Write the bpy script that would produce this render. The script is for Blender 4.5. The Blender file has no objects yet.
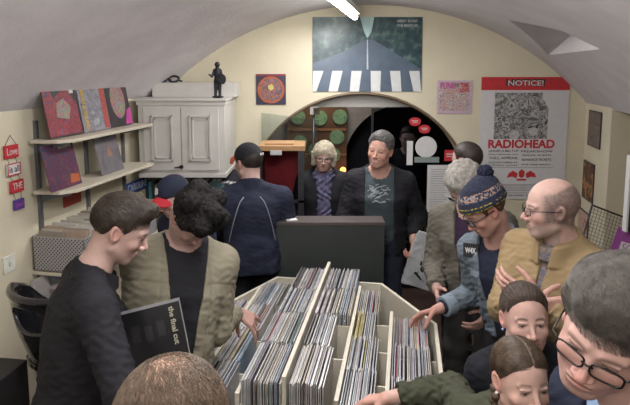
import bpy, bmesh, math, random
import numpy as np
from mathutils import Vector, Matrix
random.seed(5); np.random.seed(5)
S = bpy.context.scene
COL = S.collection
# ------------------------------------------------------------------ camera geometry
F = 545.0; CH = 2.2; PITCH = math.radians(6.7); Y0 = 70 + F*math.tan(PITCH)
cp, sp = math.cos(PITCH), math.sin(PITCH)
def W(px, py, Y):
    u = (px-315)/F; v = (Y0-py)/F
    t = Y/(cp+v*sp)
    return np.array([t*u, Y, CH+t*(v*cp-sp)])
def WZ(px, py, z):
    u = (px-315)/F; v = (Y0-py)/F
    t = (z-CH)/(v*cp-sp)
    return np.array([t*u, t*(cp+v*sp), z])
# ------------------------------------------------------------------ materials
MATS = {}
def nt(name):
    m = bpy.data.materials.new(name); m.use_nodes = True
    n = m.node_tree.nodes; l = m.node_tree.links
    return m, n, l, n['Principled BSDF']
def mat(name, col, rough=0.6, var=0.12, scale=20, bump=0.0, bscale=80, metal=0.0, spec=0.5, stretch=None, attr=False, emit=None, estr=0, sheen=0, coat=0):
    if name in MATS: return MATS[name]
    m, n, l, b = nt(name)
    b.inputs['Roughness'].default_value = rough
    b.inputs['Metallic'].default_value = metal
    b.inputs['Specular IOR Level'].default_value = spec
    if sheen: b.inputs['Sheen Weight'].default_value = sheen
    if coat: b.inputs['Coat Weight'].default_value = coat
    tc = n.new('ShaderNodeTexCoord'); mp = n.new('ShaderNodeMapping')
    l.new(tc.outputs['Object'], mp.inputs['Vector'])
    if stretch: mp.inputs['Scale'].default_value = stretch
    nz = n.new('ShaderNodeTexNoise'); nz.inputs['Scale'].default_value = scale; nz.inputs['Detail'].default_value = 5
    l.new(mp.outputs['Vector'], nz.inputs['Vector'])
    mr = n.new('ShaderNodeMapRange')
    mr.inputs['From Min'].default_value = 0.3; mr.inputs['From Max'].default_value = 0.7
    mr.inputs['To Min'].default_value = 1-var; mr.inputs['To Max'].default_value = 1+var
    l.new(nz.outputs['Fac'], mr.inputs['Value'])
    vm = n.new('ShaderNodeVectorMath'); vm.operation = 'SCALE'
    if attr:
        at = n.new('ShaderNodeAttribute'); at.attribute_name = 'Col'; l.new(at.outputs['Color'], vm.inputs[0])
    else:
        vm.inputs[0].default_value = col[:3]
    l.new(mr.outputs['Result'], vm.inputs['Scale'])
    l.new(vm.outputs['Vector'], b.inputs['Base Color'])
    if bump:
        n2 = n.new('ShaderNodeTexNoise'); n2.inputs['Scale'].default_value = bscale; n2.inputs['Detail'].default_value = 4
        l.new(mp.outputs['Vector'], n2.inputs['Vector'])
        bp = n.new('ShaderNodeBump'); bp.inputs['Strength'].default_value = bump; bp.inputs['Distance'].default_value = 0.004
        l.new(n2.outputs['Fac'], bp.inputs['Height']); l.new(bp.outputs['Normal'], b.inputs['Normal'])
    if emit:
        b.inputs['Emission Color'].default_value = (*emit, 1); b.inputs['Emission Strength'].default_value = estr
    MATS[name] = m
    return m
def glass_mat(name, tint=(1, 1, 1), f=0.06):
    if name in MATS: return MATS[name]
    m = bpy.data.materials.new(name); m.use_nodes = True
    n = m.node_tree.nodes; l = m.node_tree.links; n.clear()
    o = n.new('ShaderNodeOutputMaterial'); mx = n.new('ShaderNodeMixShader'); t = n.new('ShaderNodeBsdfTransparent'); g = n.new('ShaderNodeBsdfGlossy')
    t.inputs['Color'].default_value = (*tint, 1); g.inputs['Roughness'].default_value = 0.03
    lw = n.new('ShaderNodeLayerWeight'); lw.inputs['Blend'].default_value = f
    l.new(lw.outputs['Fresnel'], mx.inputs['Fac']); l.new(t.outputs[0], mx.inputs[1]); l.new(g.outputs[0], mx.inputs[2]); l.new(mx.outputs[0], o.inputs[0])
    MATS[name] = m
    return m
def art_mat(name, stops, scale=8, kind='voronoi', rough=0.45, detail=4, distort=1.0, seed=0):
    """printed picture: a ramp of ink colours over a procedural pattern"""
    m, n, l, b = nt(name)
    b.inputs['Roughness'].default_value = rough
    tc = n.new('ShaderNodeTexCoord'); mp = n.new('ShaderNodeMapping'); l.new(tc.outputs['Object'], mp.inputs['Vector'])
    mp.inputs['Location'].default_value = (seed*3.1, seed*1.7, seed*0.9)
    nz = n.new('ShaderNodeTexNoise'); nz.inputs['Scale'].default_value = scale; nz.inputs['Detail'].default_value = detail; nz.inputs['Distortion'].default_value = distort
    l.new(mp.outputs['Vector'], nz.inputs['Vector'])
    src = nz.outputs['Fac']
    cr = n.new('ShaderNodeValToRGB')
    if kind == 'voronoi':
        vo = n.new('ShaderNodeTexVoronoi'); vo.inputs['Scale'].default_value = scale*1.6
        mixv = n.new('ShaderNodeVectorMath'); mixv.operation = 'MULTIPLY_ADD'
        l.new(nz.outputs['Color'], mixv.inputs[0]); mixv.inputs[1].default_value = (.25, .25, .25); l.new(mp.outputs['Vector'], mixv.inputs[2])
        l.new(mixv.outputs[0], vo.inputs['Vector'])
        sx = n.new('ShaderNodeSeparateColor'); l.new(vo.outputs['Color'], sx.inputs[0]); src = sx.outputs[0]
        lo, hi = 0.05, 0.95
    else:
        lo, hi = 0.32, 0.68
    l.new(src, cr.inputs['Fac'])
    e = cr.color_ramp.elements
    k = len(stops)
    for i, c in enumerate(stops):
        p = lo + (hi-lo)*i/(k-1)
        el = e[i] if i < 2 else e.new(p)
        el.position = p; el.color = (*c, 1)
    l.new(cr.outputs['Color'], b.inputs['Base Color'])
    return m
# ------------------------------------------------------------------ mesh helpers
def tag(o, label=None, cat=None, group=None, kind=None):
    if label: o['label'] = label
    if cat: o['category'] = cat
    if group: o['group'] = group
    if kind: o['kind'] = kind
    return o
def empty(name, loc=(0, 0, 0), rz=0, **k):
    o = bpy.data.objects.new(name, None); COL.objects.link(o); o.location = loc; o.rotation_euler = (0, 0, rz)
    o.empty_display_size = 0.05
    return tag(o, **k)
def link_mesh(name, me, m, parent=None, smooth=False):
    if m is not None:
        for mm in (m if isinstance(m, (list, tuple)) else [m]): me.materials.append(mm)
    if smooth:
        me.shade_smooth()
    o = bpy.data.objects.new(name, me); COL.objects.link(o)
    if parent is not None: o.parent = parent
    return o
class MB:
    def __init__(s): s.v = []; s.f = []
    def add(s, vs, fs):
        b = len(s.v); s.v += [tuple(map(float, v)) for v in vs]; s.f += [tuple(b+i for i in f) for f in fs]; return s
    def box(s, c, d, R=None):
        c = Vector(c); h = [x/2 for x in d]
        vs = [Vector((x*h[0], y*h[1], z*h[2])) for x in (-1, 1) for y in (-1, 1) for z in (-1, 1)]
        if R is not None: vs = [R @ v for v in vs]
        return s.add([v+c for v in vs], [(0, 1, 3, 2), (4, 6, 7, 5), (0, 4, 5, 1), (2, 3, 7, 6), (0, 2, 6, 4), (1, 5, 7, 3)])
    def bb(s, lo, hi):
        return s.box([(a+b)/2 for a, b in zip(lo, hi)], [abs(b-a) for a, b in zip(lo, hi)])
    def prism(s, poly, z0, z1, ax='z'):
        n = len(poly)
        def P(a, b, h): return {'z': (a, b, h), 'y': (a, h, b), 'x': (h, a, b)}[ax]
        vs = [P(a, b, z0) for a, b in poly]+[P(a, b, z1) for a, b in poly]
        fs = [tuple(range(n))[::-1], tuple(range(n, 2*n))]+[(i, (i+1) % n, n+(i+1) % n, n+i) for i in range(n)]
        return s.add(vs, fs)
    def tube(s, pts, r, n=8, closed=False, rr=None):
        pts = [Vector(p) for p in pts]; m = len(pts)
        ring = []
        T0 = None
        for i in range(m):
            a = pts[i-1] if (i > 0 or closed) else pts[i]; b = pts[(i+1) % m] if (i < m-1 or closed) else pts[i]
            T = (b-a).normalized()
            if T0 is None:
                N = T.orthogonal().normalized()
            else:
                N = (N - T*N.dot(T)).normalized()
            T0 = T; Bn = T.cross(N)
            ri = rr[i] if rr else r
            ring.append([pts[i]+N*(ri*math.cos(2*math.pi*k/n))+Bn*(ri*math.sin(2*math.pi*k/n)) for k in range(n)])
        vs = [v for R_ in ring for v in R_]
        fs = []
        for i in range(m if closed else m-1):
            j = (i+1) % m
            for k in range(n): fs.append((i*n+k, i*n+(k+1) % n, j*n+(k+1) % n, j*n+k))
        if not closed: fs += [tuple(range(n))[::-1], tuple((m-1)*n+k for k in range(n))]
        return s.add(vs, fs)
    def cyl(s, c, r, z0, z1, n=24, r2=None):
        c = list(c); r2 = r if r2 is None else r2
        vs = [(c[0]+r*math.cos(2*math.pi*k/n), c[1]+r*math.sin(2*math.pi*k/n), z0) for k in range(n)]+[(c[0]+r2*math.cos(2*math.pi*k/n), c[1]+r2*math.sin(2*math.pi*k/n), z1) for k in range(n)]
        return s.add(vs, [tuple(range(n))[::-1], tuple(range(n, 2*n))]+[(k, (k+1) % n, n+(k+1) % n, n+k) for k in range(n)])
    def sphere(s, c, r, n=12, sc=(1, 1, 1)):
        vs = []; fs = []
        for i in range(n+1):
            th = math.pi*i/n
            for j in range(2*n):
                ph = math.pi*j/n
                vs.append((c[0]+r*sc[0]*math.sin(th)*math.cos(ph), c[1]+r*sc[1]*math.sin(th)*math.sin(ph), c[2]+r*sc[2]*math.cos(th)))
        for i in range(n):
            for j in range(2*n):
                a = i*2*n+j; b = i*2*n+(j+1) % (2*n)
                fs.append((a, a+2*n, b+2*n, b))
        return s.add(vs, fs)
    def mesh(s, name):
        me = bpy.data.meshes.new(name); me.from_pydata(s.v, [], s.f)
        bm = bmesh.new(); bm.from_mesh(me); bmesh.ops.remove_doubles(bm, verts=bm.verts, dist=1e-6); bmesh.ops.recalc_face_normals(bm, faces=bm.faces); bm.to_mesh(me); bm.free()
        return me
    def build(s, name, m, parent=None, loc=None, rot=None, smooth=False, bevel=0):
        me = s.mesh(name)
        if bevel:
            bm = bmesh.new(); bm.from_mesh(me)
            bmesh.ops.bevel(bm, geom=bm.edges[:], offset=bevel, segments=2, affect='EDGES', profile=0.7)
            bm.to_mesh(me); bm.free()
        o = link_mesh(name, me, m, parent, smooth)
        if loc is not None: o.location = loc
        if rot is not None: o.rotation_euler = rot
        return o
def text(parent, s, loc, size, m, rot=(math.pi/2, 0, 0), name='lettering', depth=0.0006, width=None, align='CENTER', bold=0.0):
    cu = bpy.data.curves.new('t', 'FONT'); cu.body = s; cu.size = size; cu.align_x = align; cu.align_y = 'CENTER'; cu.extrude = depth; cu.offset = bold; cu.resolution_u = 3
    t = bpy.data.objects.new('t', cu); COL.objects.link(t)
    bpy.context.view_layer.update()
    me = bpy.data.meshes.new_from_object(t.evaluated_get(bpy.context.evaluated_depsgraph_get()))
    if width:
        xs = [v.co.x for v in me.vertices]; w = max(xs)-min(xs)
        for v in me.vertices: v.co.x *= width/w
    bpy.data.objects.remove(t)
    me.materials.clear()
    o = link_mesh(name, me, m, parent); o.location = loc; o.rotation_euler = rot
    return o
# ------------------------------------------------------------------ signed distance modelling (numpy surface nets)
def surfnets(V, lo, h):
    Sg = V < 0
    nx, ny, nz = V.shape
    c = np.zeros((nx-1, ny-1, nz-1), np.int8)
    for a in (0, 1):
        for b in (0, 1):
            for d in (0, 1): c += Sg[a:nx-1+a, b:ny-1+b, d:nz-1+d]
    act = (c > 0) & (c < 8)
    ids = np.argwhere(act); n = len(ids)
    idx = -np.ones(act.shape, np.int64); idx[act] = np.arange(n)
    acc = np.zeros((n, 3)); cnt = np.zeros((n, 1))
    cs = [(a, b, d) for a in (0, 1) for b in (0, 1) for d in (0, 1)]
    for a in cs:
        for k in range(3):
            if a[k] == 0:
                b = list(a); b[k] = 1
                va = V[ids[:, 0]+a[0], ids[:, 1]+a[1], ids[:, 2]+a[2]]; vb = V[ids[:, 0]+b[0], ids[:, 1]+b[1], ids[:, 2]+b[2]]
                m = (va < 0) != (vb < 0)
                t = va[m]/(va[m]-vb[m])
                p = np.tile(np.array(a, float), (m.sum(), 1)); p[:, k] += t
                acc[m] += p; cnt[m] += 1
    verts = (ids + acc/np.maximum(cnt, 1))*h + lo
    quads = []
    for e in range(3):
        u, v = (e+1) % 3, (e+2) % 3
        sl0 = [slice(None)]*3; sl1 = [slice(None)]*3
        sl0[e] = slice(0, -1); sl1[e] = slice(1, None)
        A = Sg[tuple(sl0)]; B = Sg[tuple(sl1)]
        for flip, D in ((False, A & ~B), (True, ~A & B)):
            I = np.argwhere(D)
            ok = (I[:, u] >= 1) & (I[:, v] >= 1) & (I[:, u] < V.shape[u]-1) & (I[:, v] < V.shape[v]-1)
            I = I[ok]
            if not len(I): continue
            q = []
            for du, dv in ((1, 1), (0, 1), (0, 0), (1, 0)):
                J = I.copy(); J[:, u] -= du; J[:, v] -= dv
                q.append(idx[J[:, 0], J[:, 1], J[:, 2]])
            q = np.stack(q, 1)
            if flip: q = q[:, ::-1]
            q = q[(q >= 0).all(1)]
            quads.append(q)
    quads = np.concatenate(quads) if quads else np.zeros((0, 4), int)
    return verts, quads
def mesh_sdf(f, lo, hi, h):
    B = 8
    lo = np.array(lo, float)-2*h; hi = np.array(hi, float)+2*h
    nb = np.ceil((hi-lo)/(h*B)).astype(int)
    ax = [lo[k]+(np.arange(nb[k])+0.5)*h*B for k in range(3)]
    G = np.stack(np.meshgrid(*ax, indexing='ij'), -1).reshape(-1, 3)
    d = f(G)
    V = np.repeat(np.repeat(np.repeat(d.reshape(nb), B, 0), B, 1), B, 2).astype(np.float32)
    V = np.pad(V, ((0, 1),)*3, mode='constant', constant_values=.05)
    keep = np.abs(d) < h*B*0.87*1.45+0.008
    bi = np.argwhere(keep.reshape(nb))
    r = np.arange(B)
    off = np.stack(np.meshgrid(r, r, r, indexing='ij'), -1).reshape(-1, 3)
    for s in range(0, len(bi), 400):
        bs = bi[s:s+400]*B
        I = (bs[:, None, :]+off[None]).reshape(-1, 3)
        V[I[:, 0], I[:, 1], I[:, 2]] = f((lo+I*h).astype(np.float32))
    return surfnets(V, lo, h)
def np_mesh(name, verts, quads, m, parent=None, org=(0, 0, 0), R=None, col=None, smooth=True):
    """verts in world; stored relative to org (and rotated by R, columns = local axes)"""
    P = verts-np.array(org)
    if R is not None: P = P @ R
    me = bpy.data.meshes.new(name)
    me.vertices.add(len(P)); me.vertices.foreach_set('co', P.astype(np.float32).ravel())
    me.loops.add(quads.size); me.loops.foreach_set('vertex_index', quads.astype(np.int32).ravel())
    me.polygons.add(len(quads)); me.polygons.foreach_set('loop_start', np.arange(0, quads.size, 4, dtype=np.int32))
    me.update(calc_edges=True); me.validate()
    if col is not None:
        a = me.color_attributes.new('Col', 'FLOAT_COLOR', 'POINT')
        c4 = np.ones((len(P), 4), np.float32); c4[:, :3] = col; a.data.foreach_set('color', c4.ravel())
    return link_mesh(name, me, m, parent, smooth)
def smin(a, b, k):
    h = np.clip(0.5+0.5*(b-a)/k, 0, 1)
    return b*(1-h)+a*h-k*h*(1-h)
def smax(a, b, k): return -smin(-a, -b, k)
def nrm3(q): return np.sqrt(q[:, 0]**2+q[:, 1]**2+q[:, 2]**2)
def cone(P, a, b, ra, rb):
    a = np.asarray(a, np.float32); b = np.asarray(b, np.float32); ba = b-a
    q = np.asarray(P, np.float32)-a
    t = (q@ba)/np.float32(ba@ba+1e-12); np.clip(t, 0, 1, out=t)
    return nrm3(q-t[:, None]*ba)-(np.float32(ra)+np.float32(rb-ra)*t)
def ell(P, c, r):
    r = np.asarray(r, np.float32)
    q = np.asarray(P, np.float32)-np.asarray(c, np.float32)
    q = q/r; k0 = nrm3(q); k1 = nrm3(q/r)
    return k0*(k0-1)/np.maximum(k1, 1e-6)
def sph(P, c, r): return nrm3(np.asarray(P, np.float32)-np.asarray(c, np.float32))-np.float32(r)
def sns(P, f, s=0.0):
    x, y, z = P[:, 0]*f+s, P[:, 1]*f+s*1.7, P[:, 2]*f-s
    return (np.sin(x*1.3+2.1*np.sin(z*.7+y*.4))*np.cos(z*1.1+1.7*np.sin(y*.9+x*.3))+0.5*np.sin(2.3*y+1.9*z+1.3*np.sin(1.7*x)))/1.5
def rotm(yaw, pitch=0, roll=0):
    M = Matrix.Rotation(math.radians(yaw), 3, 'Z') @ Matrix.Rotation(math.radians(-pitch), 3, 'X') @ Matrix.Rotation(math.radians(roll), 3, 'Y')
    return np.array(M)
def unit(v): v = np.asarray(v, float); return v/np.linalg.norm(v)
# head in its own frame: x right ear side, y out of the face, z up, origin between the eyes' level
def head_sdf(Q, o):
    fat = o.get('fat', 1.0); rg = o.get('ridge', 1.0)
    d = ell(Q, (0, -.012, .028), (.077, .099, .090))
    d = smin(d, ell(Q, (0, .022, -.03), (.064*fat, .064, .072)), .03)
    d = smin(d, ell(Q, (0, .028, -.062), (.050*fat, .050, .050)), .03)
    d = smin(d, ell(Q, (0, .062, -.098), (.023*fat, .020, .019)), .022)
    for s in (-1, 1):
        d = smin(d, cone(Q, (s*.053*fat, .0, -.062), (s*.018, .056, -.098), .017, .015), .022)
        d = smin(d, ell(Q, (s*.040, .058, -.03), (.022*fat, .02, .018)), .018)
        d = smin(d, cone(Q, (s*.046, .070, .018), (s*.014, .083-.004*(1-rg), .017), .003+.004*rg, .003+.005*rg), .012)
        d = smax(d, -ell(Q, (s*.031, .098, -.001), (.018, .018, .012)), .012)
        d = smin(d, ell(Q, (s*.031, .0715, -.002), (.0145, .0125, .011)), .003)
        d = smin(d, cone(Q, (s*.044, .0795, .008), (s*.018, .0855, .008), .003, .0035), .005)
    nl = o.get('nose', 1.0)
    d = smin(d, cone(Q, (0, .083, .006), (0, .106*nl, -.034), .007, .0095), .010)
    d = smin(d, sph(Q, (0, .105*nl, -.037), .0105), .006)
    for s in (-1, 1):
        d = smin(d, ell(Q, (s*.0135, .093*nl, -.040), (.008, .012, .0075)), .005)
        d = smax(d, -sph(Q, (s*.007, .100*nl, -.0495), .0035), .003)
    # mouth
    sm = o.get('smile', 0)
    d = smin(d, ell(Q, (0, .074, -.068), (.028, .016, .020)), .012)
    zc = -.066 + sm*.009*(np.clip(np.abs(Q[:, 0])/.026, 0, 1.3)**2)
    M = Q-np.stack([0*zc, 0*zc, zc], 1)
    up = ell(M, (0, .0865, .0055), (.024+sm*.006, .0078, .0052)); lw = ell(M, (0, .0855, -.0065), (.020+sm*.006, .0085, .0062))
    d = smin(d, up, .004); d = smin(d, lw, .004)
    d = smax(d, -cone(M, (-.024, .093, -.0005), (.024, .093, -.0005), .0018, .0018), .002)
    # ears
    for s in (-1, 1):
        E = Q-np.array([s*.078, -.012, -.008])
        a = math.radians(18*s); xe = E[:, 0]*math.cos(a)+E[:, 1]*math.sin(a)*1; ye = -E[:, 0]*math.sin(a)+E[:, 1]*math.cos(a)
        E2 = np.stack([xe, ye+E[:, 2]*.2, E[:, 2]], 1)
        e = ell(E2, (0, 0, 0), (.0085, .019, .032))
        e = smax(e, -ell(E2, (s*.007, .003, .004), (.006, .011, .019)), .003)
        d = smin(d, e, .006)
    return d
def eye_open(Q, s, op):
    x = (Q[:, 0]-s*.031)/.0135
    return np.clip(1-x*x, 0, 1)*op
def head_color(Q, o, base):
    base = np.array(base); C = np.tile(base, (len(Q), 1))
    x, y, z = Q[:, 0], Q[:, 1], Q[:, 2]
    def mixc(w, c): 
        nonlocal C
        w = np.clip(w, 0, 1)[:, None]; C = C*(1-w)+np.array(c)*w
    red = base*np.array([1.05, .72, .68])
    g = lambda cx, cy, cz, r: np.exp(-(((x-cx)**2+(y-cy)**2+(z-cz)**2)/(r*r)))
    fl = o.get('flush', .55)
    mixc(fl*(g(.042, .06, -.035, .024)+g(-.042, .06, -.035, .024)+g(0, .108, -.036, .016)), red)
    mixc(.5*((np.abs(x) > .072) & (z < .03) & (z > -.05)), red)
    sm = o.get('smile', 0)
    zm = z+.066-sm*.009*np.clip(np.abs(x)/.026, 0, 1.3)**2
    wl = (.0245+sm*.006)
    lip = np.clip(1.4-((x/wl)**2+(zm/.0115)**2)*1.4, 0, 1)*(y > .07)
    mixc(lip*o.get('lip', .75), base*np.array([.86, .48, .48]))
    mixc(np.exp(-(zm/.0014)**2)*(np.abs(x) < wl)*(y > .07)*.85, base*.18)
    if o.get('teeth'): mixc((np.abs(zm+.001) < .0032)*(np.abs(x) < wl*.85)*(y > .07)*1.0, (.50, .45, .42))
    st = o.get('stubble', 0)
    if st: mixc(st*np.clip((-.045-z)/.02, 0, 1)*(y > -.02)*(1-lip), np.array(o.get('stubcol', (.12, .1, .09))))
    fuzz = o.get('fuzz')   # clipped hair round the sides of a bald head
    if fuzz:
        side = np.clip((np.abs(x)-.040+np.clip(-y, 0, .1)*.9-np.clip(z-.06, 0, 1)*1.2)/.022, 0, 1)*np.clip((z+.06+np.clip(-y,0,1)*.3)/.02, 0, 1)*np.clip((.058-y)/.02, 0, 1)
        mixc(side*.8*(.85+.3*sns(Q, 260)), fuzz)
    bc = o.get('brow', (.03, .02, .015))
    for s in (-1, 1):
        zb = .0185+o.get('brow_up', 0)-.10*(np.abs(x)-.030)**2/.02-.1*np.clip(np.abs(x)-.034, 0, 1)
        w = np.exp(-((z-zb)/.0042)**2)*np.clip((.050-s*x)/.008, 0, 1)*np.clip((s*x-.010)/.006, 0, 1)*(y > .05)
        mixc(w*o.get('browk', .7), bc)
        op = o.get('eye', .0035)
        h = eye_open(Q, s, 1.0)
        zz = z+.003
        inside = (np.abs(zz) < h*op)*(h > 0.02)*(y > .06)
        mixc(inside*1.0, (.42, .38, .36))
        ix = ((x-s*.031+o.get('gaze', 0))**2+(zz+.001)**2)
        mixc(inside*(ix < .0056**2), (.03, .025, .02))
        lash = np.exp(-((zz-h*op)/.0016)**2)*(h > .05)*(y > .06)
        mixc(lash*.9, (.02, .015, .012))
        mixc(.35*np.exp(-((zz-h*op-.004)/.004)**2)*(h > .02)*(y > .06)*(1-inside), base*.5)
    return np.clip(C, 0, 1)
HAND_L = {'i': (.024, .092, .044, .027, .022), 'm': (.006, .095, .049, .031, .023), 'r': (-.012, .091, .045, .029, .022), 'p': (-.029, .083, .035, .022, .020)}
def hand_prims(o):
    """cones in the hand's frame: x towards the thumb, y to the fingertips, z out of the back of the hand"""
    L = []
    curl = o.get('curl', (25, 30, 20)); spread = o.get('spread', 5)
    for j, k in enumerate('imrp'):
        x, y, a, b, c = HAND_L[k]
        L.append(((x*.45, 0, 0), (x, y, 0.002), .013, .0115))
        ang = 0; p = np.array([x, y, .002]); sa = math.radians(spread*(1.5-j))
        cj = curl if not isinstance(curl[0], (tuple, list)) else curl[j]
        for ln, cu, r0, r1 in ((a, cj[0], .0098, .0088), (b, cj[1], .0088, .0078), (c, cj[2], .0078, .0066)):
            ang += math.radians(cu)
            q = p+ln*np.array([math.sin(sa)*math.cos(ang), math.cos(sa)*math.cos(ang), -math.sin(ang)])
            L.append((tuple(p), tuple(q), r0, r1)); p = q
    ta = o.get('thumb', (40, 25))
    p0 = np.array([.016, .018, -.004]); a0 = math.radians(ta[0]); z0 = -math.sin(math.radians(ta[1]))
    p1 = p0+.044*unit([math.sin(a0), math.cos(a0), z0]); a1 = a0*.6; p2 = p1+.034*unit([math.sin(a1), math.cos(a1), z0*1.3]); a2 = a0*.3; p3 = p2+.026*unit([math.sin(a2), math.cos(a2), z0*1.2])
    L += [(p0, p1, .0145, .011), (p1, p2, .011, .0095), (p2, p3, .0095, .0078)]
    return L
def hand_sdf(P, fr, s, prims, mir):
    """fr = (wrist, xaxis, yaxis, zaxis)"""
    Q = (P-fr[0]) @ np.stack(fr[1:], 1)/s
    if mir: Q = Q*np.array([-1, 1, 1])
    d = None
    for i, (a, b, ra, rb) in enumerate(prims):
        e = cone(Q, a, b, ra, rb)
        palm = i in (0, 4, 8, 12, 16)
        d = e if d is None else smin(d, e, .010 if palm else .0025)
    return d*s
class Person:
    def __init__(p, name, head, hyaw, hpitch=0, hroll=0, s=1.0, body_yaw=None, pelvis=None, neck_f=.05, neckdrop=.165, shoulders=.185, h=.0035, fat=1.0, lean=None, **o):
        p.o = o; p.s = s; p.name = name
        p.hc = np.array(head, float); p.R = rotm(hyaw, hpitch, hroll); p.h = h; p.fat = fat
        by = hyaw if body_yaw is None else body_yaw
        b = math.radians(by); p.fw = np.array([-math.sin(b), math.cos(b), 0]); p.rt = np.array([math.cos(b), math.sin(b), 0])
        # neck base: below and behind the head
        skull = p.R @ np.array([0, -.03, -.075])*s
        hip_z = .93*s*o.get('leg', 1.0)
        p.nb = p.hc+skull*0.6-p.fw*neck_f*s+np.array([0, 0, -neckdrop*.78*s])
        if pelvis is None: pelvis = p.nb[:2]-p.fw[:2]*.03*s
        p.pel = np.array([pelvis[0], pelvis[1], hip_z])
        up = unit(p.nb-p.pel); p.up = up
        p.rt = unit(p.rt-up*(p.rt@up)); p.fwt = np.cross(up, p.rt)
        p.tl = np.linalg.norm(p.nb-p.pel)
        w = shoulders*s
        p.sh = {-1: p.nb-up*.062*s-p.rt*w, 1: p.nb-up*.062*s+p.rt*w}   # -1 his left, +1 his right
        p.root = empty(name, (p.pel[0], p.pel[1], 0))
        p.org = np.array([p.pel[0], p.pel[1], 0])
        p.arms = {}
        for k, key in ((1, 'rhand'), (-1, 'lhand')):
            hd = o.get(key) or {}
            sh = p.sh[k]
            wr = hd.get('at')
            if wr is None: wr = sh+np.array([0, 0, -.50*s])+p.rt*k*.05*s+p.fwt*.06*s
            wr = np.array(wr, float)
            L1, L2 = .285*s, .255*s
            d = wr-sh; D = np.linalg.norm(d)
            if D > (L1+L2)*.985: q = D/((L1+L2)*.985); L1 *= q; L2 *= q
            a = (L1*L1-L2*L2+D*D)/(2*D); hh = math.sqrt(max(L1*L1-a*a, 0)); u = d/D
            hint = np.array(hd.get('elbow', -p.fwt*.6+p.rt*k*.5-np.array([0, 0, .5])), float); hint = unit(hint-u*(hint@u))
            el = sh+u*a+hint*hh
            yd = unit(hd['dir']) if 'dir' in hd else unit(wr-el)
            zb = np.array(hd.get('back', p.rt*k), float); zb = unit(zb-yd*(zb@yd)); xd = np.cross(yd, zb)   # right-handed frame
            p.arms[k] = dict(sh=sh, el=el, wr=wr, fr=(wr, xd, yd, zb), prims=hand_prims(hd), show=hd.get('show', False), mir=(k == 1))
        # legs
        p.legs = {}
        st = o.get('stance', .1)
        b2 = np.array([p.rt[0], p.rt[1], 0]); b2 = unit(b2); f2 = np.array([-b2[1], b2[0], 0])
        for k in (-1, 1):
            hip = p.pel+p.rt*k*.085*s; an = p.org+b2*k*st*s+np.array([0, 0, .085*s])+f2*.02*k
            kn = (hip+an)/2+f2*.035*s+np.array([0, 0, .02])
            p.legs[k] = (hip, kn, an, f2)
    # ---- signed distances
    def loc(p, P):
        q = P-p.pel
        return q@p.rt/p.s, q@p.fwt/p.s, q@p.up/p.s
    def torso(p, P, g=0.0, belly=0.0):
        x, y, z = p.loc(P); L = p.tl/p.s; t = z/L
        T = np.array([-.16, 0, .22, .42, .66, .84, .93, 1.0]); f = p.fat
        A = np.array([.150, .170, .150*f, .152*f, .168*f, .165, .11, .055])+g/p.s; B = np.array([.095, .118, .105*f, .108*f, .118*f, .098, .07, .050])+g/p.s
        C = np.array([0, -.01, .0+belly*.5, .008+belly*.6, .006, -.008, -.012, -.01])
        B = B+np.array([0, .3, 1, .9, .2, 0, 0, 0])*belly*.4
        a = np.interp(t, T, A); b = np.interp(t, T, B); c = np.interp(t, T, C)
        e = (np.sqrt((x/a)**2+((y-c)/b)**2+1e-9)-1)*np.minimum(a, b)
        e = np.maximum(e, np.maximum((-.16-t)*L, (t-1.0)*L)+.0)
        return e*p.s*.85
    def shoulders(p, P, g=0.0, d=None, top=True):
        s = p.s; k = .05*s
        e = torso_cap = cone(P, p.sh[-1]*.97+p.nb*.03-p.up*.01*s, p.sh[1]*.97+p.nb*.03-p.up*.01*s, .052*s+g, .052*s+g)
        d = e if d is None else smin(d, e, k)
        for q in (-1, 1):
            d = smin(d, cone(P, p.nb+p.up*.03*s-p.fwt*.012*s+p.rt*q*.02*s, p.sh[q]-p.fwt*.005*s+p.up*.01*s, .038*s+g*.5, .045*s+g), .03*s)
        return d
    def arm(p, P, k, g=0.0, upto=1.0, fold=0.0):
        A = p.arms[k]; s = p.s
        r = fold*sns(P, 75/s, k*3.0)+fold*.6*sns(P, 38/s, k) if fold else 0
        d = cone(P, A['sh'], A['el'], .052*s+g, .041*s+g)
        we = A['el']+(A['wr']-A['el'])*upto
        d = smin(d, cone(P, A['el'], we, .042*s+g, (.042-.015*upto)*s+g*.9), .02*s)
        return d+r
    def neck(p, P):
        a = p.hc+p.R@np.array([0, -.03, -.06])*p.s
        return cone(P, a, p.nb-p.up*.02, .054*p.s*(1+.4*(p.fat-1)), .062*p.s*(1+.5*(p.fat-1)))
    def headf(p, P):
        Q = (P-p.hc)@p.R/p.s
        return head_sdf(Q, p.o)*p.s
    def body(p):
        s = p.s
        skin = p.o.get('skin', (.47, .315, .275))
        parts = []
        def full(P):
            d = smin(p.headf(P), p.neck(P), .025*s)
            d = smin(d, p.torso(P), .03*s); d = p.shoulders(P, 0, d)
            return d
        def coarse(P):
            d = smin(p.neck(P), p.torso(P), .03*s); d = p.shoulders(P, 0, d)
            for k in (-1, 1):
                d = smin(d, p.arm(P, k), .03*s)
                hip, kn, an, f2 = p.legs[k]
                d = smin(d, cone(P, hip, kn, .082*s, .052*s), .03*s); d = smin(d, cone(P, kn, an, .050*s, .034*s), .02*s); d = smin(d, cone(P, an-f2*.02*s-[0,0,.035*s], an+f2*.14*s-[0, 0, .05*s], .035*s, .026*s), .02*s)
            return d
        V, Q = mesh_sdf(lambda P: np.maximum(full(P), (p.nb[2]-.09*s-P[:, 2])), np.minimum(p.hc-.16*s, p.nb-[.2*s, .2*s, .1*s]), np.maximum(p.hc+.16*s, p.nb+[.2*s, .2*s, 0]), p.h)
        c = head_color((V-p.hc)@p.R/s, p.o, skin)
        parts.append((V, Q, c))
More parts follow.
